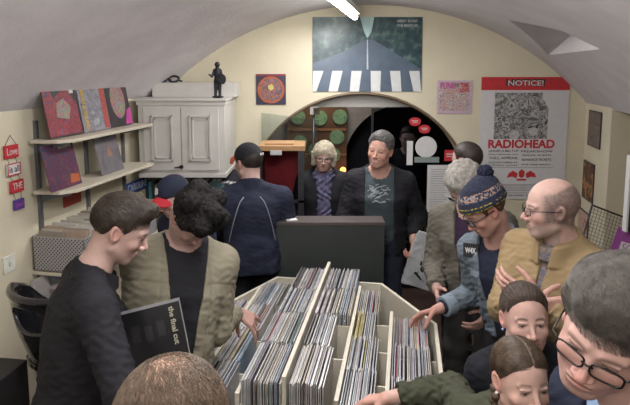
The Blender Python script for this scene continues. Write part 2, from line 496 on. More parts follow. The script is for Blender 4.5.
        allp = [p.sh[1], p.sh[-1], p.nb, p.org]+[p.arms[k][j] for k in (-1, 1) for j in ('el', 'wr')]
        lo = np.min(allp, 0)-.22*s; hi = np.max(allp, 0)+.22*s; lo[2] = -.01; hi[2] = max(hi[2]-.16*s, p.nb[2]+.02)
        p.lo, p.hi = lo, hi
        V, Q = mesh_sdf(coarse, lo, hi, .014)
        parts.append((V, Q, np.tile(skin, (len(V), 1))))
        for k in (-1, 1):
            A = p.arms[k]
            hh = .0022 if A['show'] else .005
            hsk = np.array(skin)*np.array([1.0, .88, .86])
            f = lambda P: smin(hand_sdf(P, A['fr'], s, A['prims'], A['mir']), cone(P, A['wr']+unit(A['el']-A['wr'])*.09*s, A['wr']+A['fr'][2]*.01, .030*s, .0235*s), .012)
            V, Q = mesh_sdf(f, A['wr']-.2*s, A['wr']+.2*s, hh)
            parts.append((V, Q, np.tile(hsk, (len(V), 1))))
        vs, qs, cs = [], [], []; n = 0
        for V, Q, c in parts:
            vs.append(V); qs.append(Q+n); cs.append(c); n += len(V)
        m = mat('skin', (1, 1, 1), rough=.58, var=.05, scale=60, bump=.12, bscale=300, attr=True, spec=.35)
        m.node_tree.nodes['Principled BSDF'].inputs['Subsurface Weight'].default_value = .0
        return np_mesh('body', np.concatenate(vs), np.concatenate(qs), m, p.root, p.org, col=np.concatenate(cs))
    def garment(p, name, m, g=.02, sleeves=1.0, hem=-.05, open=None, collar=.0, fold=.004, h=.008, belly=0.0, necko=.06, label=None, collar_h=.028, seams=False, neckdrop=0.0, vdeep=None, flare=0.0, cfold=0.0):
        """jacket or shirt: torso, shoulders and sleeves grown over the body; hem as share of the torso length"""
        s = p.s; L = p.tl
        def f(P):
            x, y, z = p.loc(P); t = z*s/L
            gg = g
            d = p.torso(P, gg, belly)
            if flare: d = d-flare*np.clip(.35-t, 0, 1)
            if hem < -.12:
                # coat skirt below the hips
                c = p.pel-p.up*.0
                e = cone(P, p.pel-p.up*(-hem*L), p.pel+p.up*.05, .165*s+g, .150*s+g)
                q = P-p.pel; yy = q@p.fwt
                e = np.maximum(e, np.abs(yy)-(.125*s+g))
                d = smin(d, e, .03)
            d = p.shoulders(P, gg*.75, d)
            for k in (-1, 1):
                if sleeves > 0:
                    A = p.arms[k]; u = unit(A['wr']-A['el'])
                    if sleeves >= .5:
                        G_ = gg*.8
                        a = np.maximum(cone(P, A['el'], A['wr'], .042*s+G_, .027*s+G_*.9), (P-A['el'])@u-np.linalg.norm(A['wr']-A['el'])*(2*sleeves-1))
                        a = smin(cone(P, A['sh'], A['el'], .052*s+G_, .041*s+G_), a, .02*s)+fold*.9*sns(P, 75/s, k*3.0)
                    else:
                        u2 = unit(A['el']-A['sh'])
                        a = np.maximum(cone(P, A['sh'], A['el'], .054*s+gg, .050*s+gg), (P-A['sh'])@u2-.19*s)
                    d = smin(d, a, .03*s)
            d = d+fold*sns(P, 30/s, 1.0)*np.clip(1.15-t, .3, 1)+fold*.5*sns(P*np.array([1, 1, 1.8]), 55/s, 4.0)
            d = np.maximum(d, (hem-t)*L)
            if seams:
                for sx in seams:
                    if sx[0] == 'v': dd = np.abs(x-sx[1]); w = (y > 0)
                    else: dd = np.abs(t-sx[1])*L/s; w = 1.0
                    d = d+.0035*np.exp(-(dd/.005)**2)*w
            N = P-(p.nb+p.up*.005*s+p.fwt*.012*s)
            nx, ny, nz = N@p.rt/s, N@p.fwt/s, N@p.up/s
            rr = np.sqrt(nx**2+(ny*1.0)**2)
            d = np.maximum(d, -np.maximum(rr-(necko+.3*nz), -.02-neckdrop-nz-.25*np.clip(ny, 0, .1))*s)
            if collar:
                q = rr-(necko+.012)-.30*(nz-.01)*-1*(-1)
                c = np.maximum(np.abs(rr-(necko+.010-(nz)*.15))-.006-collar*.2, np.abs(nz-.006-ny*.35*-1)-collar_h)-.003
                d = smin(d, c*s, .012)
            if open is not None:
                w = np.interp(t, [0, .5, .8, 1.1], open)
                sl = 1.0
                d = np.maximum(d, -np.maximum(np.abs(x)-w, -y+.0)*s)
            if vdeep:
                wv = np.clip((t-vdeep)*.35, 0, .07)
                d = np.maximum(d, -np.maximum(np.abs(x)-wv, -y)*s*np.where(wv > 0, 1, 1)-np.where(wv > 0, 0, 1))
            return d
        lo, hi = p.lo-.03, p.hi+.03
        lo = lo.copy(); lo[2] = max(.02, min(p.pel[2]+hem*L-.08, *(p.arms[k]['wr'][2]-.1 for k in (-1, 1)))); hi = hi.copy(); hi[2] = p.nb[2]+.14*s
        V, Q = mesh_sdf(f, lo, hi, h)
        o = np_mesh(name, V, Q, m, p.root, p.org)
        if label: o['label'] = label
        return o
    def trousers(p, m):
        s = p.s
        def f(P):
            d = np.maximum(p.torso(P, .012), (P-p.pel)@p.up-.06*s)
            for k in (-1, 1):
                hip, kn, an, f2 = p.legs[k]
                d = smin(d, cone(P, hip, kn, .095*s, .075*s), .03*s); d = smin(d, cone(P, kn, an-[0, 0, .03*s], .072*s, .062*s), .03*s)
            d = d+.004*sns(P, 28, 2)+.003*sns(P*[1, 1, 2], 60, 1)
            return np.maximum(d, .03*s-P[:, 2])
        lo = p.org-[.35, .35, 0]; hi = p.org+[.35, .35, p.pel[2]+.12]
        V, Q = mesh_sdf(f, lo, hi, .014)
        np_mesh('trousers', V, Q, m, p.root, p.org)
        sm = mat('shoe leather', (.02, .018, .016), rough=.4)
        for k in (-1, 1):
            hip, kn, an, f2 = p.legs[k]
            a = an*np.array([1, 1, 0])
            f = lambda P: np.maximum(smin(cone(P, a-f2*.05*s+[0, 0, .05*s], a+f2*.16*s+[0, 0, .035*s], .045*s, .04*s), cone(P, a+[0, 0, .05*s], a+[0, 0, .1*s], .05*s, .05*s), .03), .003-P[:, 2])
            V, Q = mesh_sdf(f, a-[.3, .3, 0], a+[.3, .3, .17], .01)
            np_mesh('shoe', V, Q, sm, p.root, p.org)
    def hairpiece(p, m, fn, h=None, lo=(-.14, -.16, -.2), hi=(.14, .15, .17), name='hair'):
        """fn(Q): signed distance in the head's frame (units of a full-size head)"""
        s = p.s; h = h or p.h*1.2
        V, Q = mesh_sdf(lambda Q_: fn(Q_), lo, hi, h/s)
        Vw = p.hc+(V*s)@p.R.T
        o = np_mesh(name, Vw, Q, m, p.root, p.hc, R=p.R)
        o.location = Vector(p.hc-p.org)
        o.rotation_euler = Matrix(p.R.tolist()).to_euler()
        return o
    def to_world(p, q): return p.hc+p.R@(np.asarray(q, float)*p.s)
    def glasses(p, m, w=.052, hgt=.034, r=.0016, lens=True):
        mb = MB(); lb = MB()
        for s in (-1, 1):
            pts = []
            for k in range(28):
                a = 2*math.pi*k/28; c, sn = math.cos(a), math.sin(a)
                e = .55
                xx = s*.033+w/2*math.copysign(abs(c)**e, c); zz = -.004+hgt/2*math.copysign(abs(sn)**e, sn)
                yy = .104-(abs(xx)-.015)*.22*(abs(xx) > .015)
                pts.append(Vector(p.to_world((xx, yy, zz))-p.org))
            mb.tube(pts, r*p.s, 6, True)
            c = sum(pts, Vector())/len(pts)
            lb.add([c]+pts, [(0, i+1, (i+1) % 28+1) for i in range(28)])
            hx = s*(.033+w/2)
            mb.tube([Vector(p.to_world(q)-p.org) for q in ((hx, .094, .006), (s*.074, .082, .006), (s*.079, .03, .004), (s*.081, -.012, .004), (s*.080, -.028, -.015))], r*p.s, 6)
        mb.tube([Vector(p.to_world(q)-p.org) for q in ((-.010, .104, -.001), (0, .1095, .002), (.010, .104, -.001))], r*p.s, 6)
        g = mb.build('glasses', m, p.root, smooth=True)
        if lens: lb.build('lens', glass_mat('spectacle lens', f=.12), g)
        return g
def hair_cap(t=.012, front=(.088, .072), back=(-.085, -.065), side=-.03, noise=.004, fr=150, top=0.0, fringe=None, sx=1.0, vol=(0, 0, 0), seed=0., taper=.038):
    """short hair: the skull grown by t, kept above a line from the forehead to the nape, cut away round the ears"""
    fy, fz = front; bz = back[1]
    def fn(Q):
        x, y, z = Q[:, 0], Q[:, 1], Q[:, 2]
        tt = t+top*np.clip(z/.1, 0, 1)
        line = np.interp(y, [-.12, -.055, -.036, -.024, .008, .016, .026, .036, .046, .066, fy], [bz, bz+.012, -.012, .020, .022, side, side+.012, .030, .048, fz-.012, fz])
        tt = tt*np.clip((z-line+.004)/taper, .12, 1)**.7
        d = ell(Q, (vol[0], -.014+vol[1], .030+vol[2]), (.077*sx, .099, .090))-tt
        cut = (line-z+.0035*sns(Q, 160, seed))*.7
        d = smax(d, cut, .004)
        st = sns(Q*np.array([1.6, .5, .9]), fr*1.4, seed)
        return d+noise*.7*st+noise*.5*sns(Q, 40, seed+2)
    return fn
def strands(p, fn, n, comb, m, length=(.02, .035), r=.0003, seed=1, name='hair_strands', lift=.0008, spread=.2, dz=-.3):
    rs = np.random.RandomState(seed)
    cz = rs.uniform(dz, 1, n*2); ph = rs.uniform(0, 2*np.pi, n*2); sr = np.sqrt(1-cz**2)
    D = np.stack([sr*np.cos(ph), sr*np.sin(ph), cz], 1); C0 = np.array([0, -.012, .028]); Q = C0+D*.2
    f = lambda q: np.minimum(fn(q), ell(q, C0, (.0775, .0995, .0905)))
    for _ in range(40): Q = Q-D*np.clip(f(Q), -.01, .02)[:, None]*.8
    ok = fn(Q) < .003; Q = Q[ok][:n]; D = D[ok][:n]
    L = rs.uniform(length[0], length[1], len(Q))[:, None]
    V = comb(Q)+rs.normal(0, spread, Q.shape)
    pts = [Q]
    for k in range(4):
        g = pts[-1]-C0; g = g/np.linalg.norm(g, axis=1, keepdims=True)
        v = V-g*(V*g).sum(1, keepdims=True); v = v/np.linalg.norm(v, axis=1, keepdims=True)
        q = pts[-1]+v*L/4
        for _ in range(3): q = q-g*(np.clip(f(q), -.01, .01)-lift*(1 if k < 3 else .3))[:, None]*.8
        pts.append(q)
    Pw = np.stack([p.hc+(q*p.s)@p.R.T for q in pts], 1)
    N, K = Pw.shape[:2]; T = Pw[:, -1]-Pw[:, 0]; T /= np.linalg.norm(T, axis=1, keepdims=True)+1e-9
    n1 = np.cross(T, [0.3, .2, .93]); n1 /= np.linalg.norm(n1, axis=1, keepdims=True)+1e-9; n2 = np.cross(T, n1)
    ring = []
    for j in range(3):
        an = 2*np.pi*j/3; ring.append(Pw+(n1*math.cos(an)+n2*math.sin(an))[:, None]*(r*p.s)*np.linspace(1, .5, K)[None, :, None])
    Vv = np.stack(ring, 2).reshape(-1, 3)
    base = (np.arange(N)*K*3)[:, None, None, None]; kk = (np.arange(K-1)*3)[None, :, None, None]; j0 = np.arange(3); j1 = (j0+1) % 3
    q4 = np.stack([j0, j1, j1+3, j0+3], 1)[None, None]
    return np_mesh(name, Vv, (base+kk+q4).reshape(-1, 4), m, p.root, p.org)
def dup(o, parent=None):
    c = o.copy(); COL.objects.link(c)
    if parent is not None: c.parent = parent
    for ch in list(o.children): dup(ch, c)
    return c
# ================================================================== ROOM
plaster = mat('cream plaster', (.64, .59, .45), rough=.85, var=.05, scale=3, bump=.35, bscale=25)
ceilm = mat('grey white vault plaster', (.60, .57, .59), rough=.9, var=.07, scale=4, bump=.6, bscale=30)
BY = 5.2                     # back wall
def LX(Y): return -2.45+.19*Y           # left wall line
def RX(Y): return 2.59-.19*(5.2-Y)      # right wall line
NY = -1.3
mb = MB(); mb.bb((-3.4, NY-.2, -.1), (4.0, 8.2, 0)); tag(mb.build('floor', mat('dark brown floor', (.05, .03, .025), rough=.5, var=.3, scale=6)), kind='structure')
# left wall
mb = MB(); t = .2
mb.prism([(LX(NY), NY), (LX(5.4), 5.4), (LX(5.4)-t, 5.4), (LX(NY)-t, NY)], 0, 2.9); tag(mb.build('wall_left', plaster), kind='structure')
# right wall: pier beside the back wall, then a step outwards
PYE = 4.5
mb = MB()
mb.prism([(RX(BY+.2), BY+.2), (RX(PYE), PYE), (RX(PYE)+.75, PYE), (RX(PYE)+.75, NY), (RX(PYE)+.95, NY), (RX(PYE)+.95, BY+.2)], 0, 2.9)
tag(mb.build('wall_right', plaster), kind='structure')
mb = MB(); mb.bb((RX(PYE)-.35, NY, 1.98), (RX(PYE)+.76, PYE, 2.05)); 
# back wall with the arch
ACX = W(360, 150, BY)[0]; AR = 1.11; ASZ = W(358, 92, BY)[2]-AR
R0 = 2.77; VCX = W(372, 0, BY)[0]; VCZ = W(372, 5, BY)[2]-R0
def arch_poly(r, n=28, cx=ACX, sz=ASZ): return [(cx-r, 0)]+[(cx-r*math.cos(math.pi*k/n), sz+r*math.sin(math.pi*k/n)) for k in range(n+1)]+[(cx+r, 0)]
mb = MB()
hole = arch_poly(AR)
n = len(hole)
def wall_with_arch(mb, y0, y1, hole, xl, xr, zt):
    k = len(hole)
    top = []
    for (x, z) in hole:
        top.append((min(max(xl+(xr-xl)*((x-hole[0][0])/(hole[-1][0]-hole[0][0])), xl), xr), zt))
    for y in (y0, y1):
        vs = [(x, y, z) for x, z in hole]+[(x, y, z) for x, z in top]
        fs = [(i, i+1, k+i+1, k+i) for i in range(k-1)]
        b = len(mb.v); mb.add(vs, fs)
        mb.add([(xl, y, 0), (hole[0][0], y, 0), (xl, y, zt)], [(0, 1, 2)])
        mb.add([(xr, y, 0), (hole[-1][0], y, 0), (xr, y, zt)], [(0, 2, 1)])
    vs = [(x, y0, z) for x, z in hole]+[(x, y1, z) for x, z in hole]
    mb.add(vs, [(i, i+1, k+i+1, k+i) for i in range(k-1)])
wall_with_arch(mb, BY, BY+.25, hole, -1.9, 3.0, 3.0)
tag(mb.build('wall_back', plaster), kind='structure')
mb = MB(); mb.bb((-3.2, NY-.2, 0), (2.9, NY, 3.0)); tag(mb.build('wall_front', plaster), kind='structure')
# vault: a barrel sheared along the room's axis, with a splayed light niche cut in on the right
N1 = 64
def vault(xa, Y, dr=0.0):
    a = xa
    return (VCX-.19*(5.2-Y)+(R0+dr)*math.sin(a), Y, VCZ+(R0+dr)*math.cos(a))
aL = -math.asin((VCX-LX(5.2)+.12)/R0); aR = math.asin((RX(5.2)-VCX+.02)/R0)
def on_vault(px, py):
    """where the sight line meets the vault"""
    lo_, hi_ = .6, 5.2
    best = None
    prev = None
    for i in range(4000):
        Y = .5+i*(5.2-.5)/4000
        P = W(px, py, Y); c = VCX-.19*(5.2-Y)
        g = (P[0]-c)**2+(P[2]-VCZ)**2-R0**2
        if prev is not None and prev < 0 <= g: return P
        prev = g
    return W(px, py, 5.1)
NQ = [on_vault(508, 20), on_vault(562, 31), on_vault(600, 49), on_vault(548, 55)]
def par(P):  # vault parameters of a point
    return math.atan2(P[0]-(VCX-.19*(5.2-P[1])), P[2]-VCZ), P[1]
NP = [par(P) for P in NQ]
bm = bmesh.new()
na, ny_ = 90, 100
grid = {}
for i in range(na+1):
    for j in range(ny_+1):
        grid[i, j] = bm.verts.new(vault(aL+(aR-aL)*i/na, NY+(5.45-NY)*j/ny_))
def inside(a, y):
    c = False; q = NP
    for i in range(4):
        (x1, y1), (x2, y2) = q[i], q[(i+1) % 4]
        if (y1 > y) != (y2 > y) and a < (x2-x1)*(y-y1)/(y2-y1)+x1: c = not c
    return c
for i in range(na):
    for j in range(ny_):
        bm.faces.new((grid[i, j], grid[i, j+1], grid[i+1, j+1], grid[i+1, j]))
me = bpy.data.meshes.new('ceiling'); bm.to_mesh(me); bm.free()
ce = link_mesh('ceiling', me, ceilm, None, True); tag(ce, kind='structure')
so = ce.modifiers.new('s', 'SOLIDIFY'); so.thickness = .12; so.offset = -1
# niche cutter: a wedge pushed up into the vault
nrm = unit([math.sin(NP[1][0]), -.25, math.cos(NP[1][0])])
cut = MB()
dn = [np.array(P)-nrm*.10 for P in NQ]
r1 = NQ[1]*.8+NQ[0]*.2+nrm*.26; r2 = NQ[3]*.75+NQ[2]*.25+nrm*.20
cut.add([*dn, *[P+nrm*.0 for P in NQ], r1, r2], [(0, 1, 2, 3), (0, 4, 5, 1), (1, 5, 6, 2), (2, 6, 7, 3), (3, 7, 4, 0), (4, 7, 9, 8), (4, 8, 5), (5, 8, 9, 6), (6, 9, 7)])
cutme = cut.mesh('cut'); cuto = link_mesh('cut', cutme, None)
bo = ce.modifiers.new('b', 'BOOLEAN'); bo.operation = 'DIFFERENCE'; bo.object = cuto; bo.solver = 'EXACT'
so.thickness = .5
bpy.context.view_layer.update()
me2 = bpy.data.meshes.new_from_object(ce.evaluated_get(bpy.context.evaluated_depsgraph_get()))
ce.modifiers.clear(); ce.data = me2; me2.materials.clear(); me2.materials.append(ceilm)
bm = bmesh.new(); bm.from_mesh(me2)
for e in bm.edges:
    if len(e.link_faces) == 2 and e.calc_face_angle(0) > .5: e.smooth = False
bm.to_mesh(me2); bm.free()
bpy.data.objects.remove(cuto)
# low ceiling over the recess on the right
mb = MB(); mb.prism([(RX(PYE)-.0, PYE), (RX(NY), NY), (RX(PYE)+.76, NY), (RX(PYE)+.76, PYE)], 1.985, 2.05); tag(mb.build('ceiling_recess', plaster), kind='structure')
# arch trim (thin brown strip round the opening), tympanum panel and door head
wood = mat('varnished brown wood', (.22, .11, .05), rough=.45, var=.25, scale=12, stretch=(1, 1, 6))
pale = mat('pale grey paint', (.50, .50, .47), rough=.6, var=.04)
black = mat('black metal', (.012, .012, .014), rough=.35)
chrome = mat('polished chrome', (.75, .75, .76), rough=.15, metal=1, var=.03)
white_p = mat('white gloss paint', (.58, .57, .54), rough=.45, var=.04, scale=8)
mb = MB()
mb.tube([(ACX-(AR-.012)*math.cos(a), BY-.012, ASZ+(AR-.012)*math.sin(a)) for a in [math.pi*k/40 for k in range(41)]], .014, 6)
mb.bb((ACX-AR, BY-.025, 0), (ACX-AR+.026, BY, ASZ)); mb.bb((ACX+AR-.026, BY-.025, 0), (ACX+AR, BY, ASZ))
tag(mb.build('trim_1', mat('dull brown edging', (.16, .11, .07), rough=.5)), kind='structure')
ZH = W(350, 107, BY+.1)[2]
mb = MB()
rr = AR-.005; hz = ZH-ASZ; a0 = math.asin(hz/rr)
mb.prism([(ACX+rr*math.cos(a0+(math.pi-2*a0)*k/24), ASZ+rr*math.sin(a0+(math.pi-2*a0)*k/24)) for k in range(25)], BY+.10, BY+.13, 'y')
tag(mb.build('trim_2', pale), kind='structure')
# vestibule beyond the arch
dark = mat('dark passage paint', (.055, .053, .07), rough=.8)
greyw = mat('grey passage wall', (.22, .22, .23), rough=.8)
VY = 6.5
mb = MB(); mb.bb((-1.5, 5.45, 0), (-1.3, 8.1, 2.6)); tag(mb.build('wall_passage_left', greyw), kind='structure')
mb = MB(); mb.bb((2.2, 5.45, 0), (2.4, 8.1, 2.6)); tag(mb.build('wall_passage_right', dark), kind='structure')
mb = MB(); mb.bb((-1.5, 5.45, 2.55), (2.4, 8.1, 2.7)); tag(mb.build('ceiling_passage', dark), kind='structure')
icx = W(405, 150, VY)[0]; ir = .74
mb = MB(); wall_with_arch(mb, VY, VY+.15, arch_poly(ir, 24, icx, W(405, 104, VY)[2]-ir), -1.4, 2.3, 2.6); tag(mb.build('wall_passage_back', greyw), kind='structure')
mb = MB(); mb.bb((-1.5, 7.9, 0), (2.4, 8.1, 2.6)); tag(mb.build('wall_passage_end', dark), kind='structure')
# wooden board with round green plates
bd = empty('plate_board', (0, VY-.02, 0), label='brown wooden board with round green picture discs in the passage', cat='board')
a = W(287, 107, VY-.03); b = W(346, 215, VY-.03)
mb = MB(); mb.bb((a[0], -.03, b[2]), (b[0], .01, a[2])); mb.build('backboard', mat('board wood', (.10, .055, .03), rough=.6, var=.3, scale=5), bd)
green = art_mat('green disc print', [(.10, .22, .13), (.20, .34, .20), (.13, .26, .16), (.07, .14, .10)], scale=30, kind='noise')
m = MB(); m.bb((a[0], -.02, 0), (a[0]+.04, .0, b[2])); m.build('post', wood, bd); m = MB(); m.bb((b[0]-.04, -.02, 0), (b[0], .0, b[2])); m.build('post', wood, bd)
for k, (px, py) in enumerate([(298, 117), (320, 118), (340, 117), (337, 137), (333, 155), (300, 143), (316, 150)]):
    c = W(px, py, VY-.06)
    m = MB(); m.cyl((0, 0), .088, -.006, .006, 28); m.build('plate', green, bd, loc=(c[0], -.040, c[2]), rot=(math.pi/2, 0, 0))
for k in range(3):
    z = a[2]-.28-.3*k; m = MB(); m.bb((a[0], -.04, z), (b[0], -.028, z+.025)); m.build('batten', wood, bd)
# warm lamps on the passage side
for i, (px, py, Y) in enumerate([(279, 160, 5.9), (343, 170, 6.3)]):
    P = W(px, py, Y)
    e = empty('passage_lamp', tuple(P), label=['small glowing orange lamp left of the blonde woman', 'small glowing orange lamp right of the blonde woman'][i], cat='lamp', group=None)
    m = MB(); m.sphere((0, 0, 0), .035, 8); m.build('bulb', mat('orange glass', (.8, .25, .04), emit=(1, .30, .05), estr=5), e, smooth=True)
    m = MB(); m.cyl((0, 0), .012, -P[2], -.03, 10); m.cyl((0, 0), .07, -P[2], -P[2]+.015, 20); m.build('stand', black, e)
# gold lattice behind the door glass
gold = mat('gold lattice', (.60, .36, .08), rough=.5)
lt = empty('gold_lattice_screen', (0, 5.6, 0), label='low black screen with gold key pattern behind the door glass', cat='screen')
m = MB(); m.bb((-.55, -.01, .3), (1.35, .01, W(430, 200, 5.6)[2])); m.build('panel', dark, lt)
m = MB(); zt = W(430, 203, 5.6)[2]
for i in range(12):
    x = -.5+i*.15
    for k in range(3):
        z = zt-.13-k*.17
        m.bb((x, -.022, z), (x+.11, -.010, z+.014)); m.bb((x, -.022, z), (x+.014, -.010, z+.11)); m.bb((x+.04, -.022, z+.05), (x+.15, -.010, z+.064)); m.bb((x+.097, -.022, z+.05), (x+.111, -.010, z+.12))
m.build('key_pattern', gold, lt)
# ------------------------------------------------------------------ glass doors
gl = glass_mat('door glass', (.80, .84, .84), .10)
hin = W(262, 150, 5.12); fr_ = W(320, 150, 4.35)
dv = unit([fr_[0]-hin[0], fr_[1]-hin[1], 0]); ang = math.atan2(dv[1], dv[0]); wd = np.linalg.norm((fr_-hin)[:2])
d1 = empty('door_1', (hin[0], hin[1], 0), ang, kind='structure')
m = MB(); m.bb((0, -.005, .03), (wd-.02, .005, 1.80)); m.build('door_glass', gl, d1)
zb, zt = W(314, 212, 4.35)[2], W(314, 112, 4.35)[2]
m = MB(); m.tube([(wd-.02, -.05, zb-.02), (wd-.02, -.05, zt)], .011, 12); h_ = m.build('door_handle', black, d1, smooth=True)
m = MB()
for z in (zt+.01, zb+.04): m.bb((wd-.045, -.068, z-.03), (wd+.005, -.005, z+.03))
m.tube([(wd-.07, -.06, zb-.03), (wd-.07, -.06, zb+.05), (wd+.03, -.06, zb+.05), (wd+.03, -.06, zb-.03)], .008, 8)
m.build('handle_mount', chrome, h_, bevel=.003)
d2 = empty('door_2', (0, BY+.08, 0), kind='structure')
m = MB(); xm = W(372, 150, BY+.08)[0]
pts = [(xm, .02)]+[(xm, ASZ+math.sqrt(max((AR-.03)**2-(xm-ACX)**2, 0)))]
pts = [(xm, .02), (xm, ZH-.01)]
aa = math.asin((ZH-.01-ASZ)/(AR-.04)) 
pts += [(ACX+(AR-.04)*math.cos(aa*(1-k/16)), ASZ+(AR-.04)*math.sin(aa*(1-k/16))) for k in range(17)]+[(ACX+AR-.04, .02)]
m.prism(pts, -.005, .005, 'y'); m.build('door_glass', glass_mat('smoked door glass', (.55, .58, .62), .10), d2)
m = MB(); m.bb((xm-.01, -.015, .02), (xm+.01, .015, ZH-.01)); m.build('door_stile', black, d2)
white = mat('white paper', (.62, .62, .62), rough=.7, var=.04)
redm = mat('red print', (.50, .03, .04), rough=.5, var=.06)
greyg = mat('grey green vinyl', (.22, .27, .26), rough=.6, var=.04)
ink = mat('black ink', (.02, .02, .022), rough=.6, var=.02)
YS = BY+.068
def sticker(name, poly, m, label, cat, group=None, th=.002, Y=YS):
    mb = MB(); c = np.mean(poly, 0); mb.prism([(x-c[0], z-c[1]) for x, z in poly], -th, 0, 'y'); o = mb.build(name, m); o.location = (c[0], Y, c[1]); tag(o, label, cat, group); return o
def px_rect(x0, y0, x1, y1, Y):
    a = W(x0, y0, Y); b = W(x1, y1, Y); return [(a[0], a[2]), (b[0], a[2]), (b[0], b[2]), (a[0], b[2])]
c = W(426, 147, YS); sticker('round_sticker', [(c[0]+.105*math.cos(2*math.pi*k/40), c[2]+.105*math.sin(2*math.pi*k/40)) for k in range(40)], white, 'large round white sticker on the dark glass door', 'sticker')
sticker('tall_strip_sticker', px_rect(407, 141, 412.5, 165, YS), white, 'narrow upright white strip on the glass door beside the round sticker', 'sticker')
sticker('flat_strip_sticker', px_rect(414.5, 157, 439, 162.5, YS), greyg, 'grey green strip sticker under the round white sticker', 'sticker')
for px, py, sx, lab, tx in ((415, 121, 1, 'red heart-shaped sticker with pale writing, upper of two on the glass door', 'Facebook'), (424.5, 128.5, 1, 'red heart-shaped sticker with pale writing, lower of two on the glass door', 'Facebook')):
    c = W(px, py, YS)
    poly = [(c[0]+.058*math.cos(t)*(1.0), c[2]+.036*math.sin(t)-(.012 if math.sin(t) < -.5 else 0)) for t in [2*math.pi*k/30 for k in range(30)]]
    o = sticker('speech_sticker', poly, redm, lab, 'sticker', 'red stickers on the glass door')
    m = MB()
    for k in range(5): m.bb((-.032+k*.013, -.0035, .002), (-.023+k*.013, -.002, .011))
    for k in range(4): m.bb((-.022+k*.012, -.0035, -.012), (-.013+k*.012, -.002, -.005))
    m.build('lettering', white, o)
o = sticker('red_square_sticker', px_rect(444.5, 150, 455, 161, YS-.0), redm, 'small red square notice at the right edge of the glass door', 'sticker')
m = MB(); m.bb((-.035, -.004, .01), (.035, -.002, .02)); m.bb((-.035, -.004, -.012), (.02, -.002, -.004)); m.build('lettering', white, o)
o = sticker('white_notice_sheet', px_rect(427.5, 165, 455, 212, YS), white, 'white paper sheet of small print taped to the glass door', 'notice')
m = MB()
for k in range(17): m.bb((-.11, -.004, .19-k*.023), (.09-.03*((k*7) % 3), -.0025, .1945-k*.023))
m.build('lettering', mat('grey ink', (.25, .25, .28)), o)
# ------------------------------------------------------------------ red display cabinet left of the arch
Yc = 4.18
a = W(259, 146, Yc); b = W(304, 240, Yc)
dc = empty('display_case', ((a[0]+b[0])/2, Yc, 0), label='wooden topped glass display case with red lining behind the capped man', cat='display case')
hw = (b[0]-a[0])/2; zt = a[2]
m = MB(); m.bb((-hw-.01, 0, zt-.04), (hw+.01, .34, zt)); m.bb((-hw+.04, .06, zt), (hw-.08, .26, zt+.012)); m.build('top', mat('light oak', (.36, .21, .10), rough=.45, var=.2, scale=8, stretch=(1, 5, 5)), dc, bevel=.004)
m = MB(); m.bb((-hw, .30, 0), (hw, .32, zt-.04)); m.bb((-hw, .02, 0), (-hw+.02, .32, zt-.04)); m.bb((-hw, .02, .9), (hw, .32, .93)); m.build('carcass', mat('dark stained wood', (.06, .035, .03), rough=.5), dc)
m = MB(); m.bb((-hw+.02, .27, zt-.42), (hw-.05, .295, zt-.05)); m.build('lining', mat('deep red lining', (.42, .03, .04), rough=.8), dc)
m = MB(); m.bb((hw-.045, 0, 0), (hw, .05, zt-.04)); m.bb((-hw, 0, 0), (-hw+.02, .03, zt-.04)); m.bb((-hw, 0, zt-.45), (hw, .03, zt-.43)); m.build('frame', mat('dark bronze frame', (.05, .05, .055), rough=.35, metal=.4), dc)
m = MB(); m.bb((-hw+.02, .010, zt-.43), (hw-.045, .014, zt-.04)); m.build('glass_pane', gl, dc)
c = W(276, 153, Yc); m = MB(); m.bb((c[0]-dc.location.x-.045, -.004, c[2]-.016), (c[0]-dc.location.x+.045, .008, c[2]+.020)); m.build('label_holder', mat('silver grey', (.45, .45, .47), rough=.4), dc, bevel=.002)
m = MB(); m.bb((-hw, .03, .02), (hw, .05, .9)); m.build('base_panel', mat('dark stained wood', (.06, .035, .03)), dc)
# ------------------------------------------------------------------ posters on the back wall
def poster(name, x0, y0, x1, y1, Y, label, cat, m, group=None, rx=0, th=.004):
    a = W(x0, y0, Y); b = W(x1, y1, Y); w = b[0]-a[0]; h = a[2]-b[2]
    r = empty(name, ((a[0]+b[0])/2, Y, (a[2]+b[2])/2), label=label, cat=cat, group=group)
    mb = MB(); mb.bb((-w/2, -th, -h/2), (w/2, 0, h/2)); mb.build('sheet', m, r)
    return r, w, h
# street poster (plain stand-in)
m, n, l, b = nt('street poster print'); b.inputs['Roughness'].default_value = .35
tc = n.new('ShaderNodeTexCoord'); sx = n.new('ShaderNodeSeparateXYZ'); l.new(tc.outputs['Object'], sx.inputs[0])
nz = n.new('ShaderNodeTexNoise'); nz.inputs['Scale'].default_value = 14; nz.inputs['Detail'].default_value = 6; l.new(tc.outputs['Object'], nz.inputs['Vector'])
cr = n.new('ShaderNodeValToRGB'); l.new(nz.outputs['Fac'], cr.inputs['Fac'])
for i, (p_, c_) in enumerate([(.3, (.012, .03, .045)), (.5, (.03, .07, .08)), (.62, (.07, .13, .12)), (.75, (.16, .22, .22))]):
    e = cr.color_ramp.elements[i] if i < 2 else cr.color_ramp.elements.new(p_)
    e.position = p_; e.color = (*c_, 1)
l.new(cr.outputs[0], b.inputs['Base Color'])
ab, w, h = poster('street_poster', 312.5, 17, 421, 91.5, BY-.004, 'large landscape street poster in blue and green above the arch', 'poster', m)
def flat(parent, name, poly, m, y0=-.0055, y1=-.004):
    mb = MB(); mb.prism(poly, y0, y1, 'y'); return mb.build(name, m, parent)
road = mat('printed blue grey road', (.085, .12, .17), rough=.35, var=.12, scale=10)
flat(ab, 'printed_road', [(-w/2, -h/2), (w/2, -h/2), (w/2, -.20*h), (.30*w, -.02*h), (.05*w, .20*h), (-.01*w, .20*h), (-.22*w, .04*h), (-w/2, -.12*h)], road)
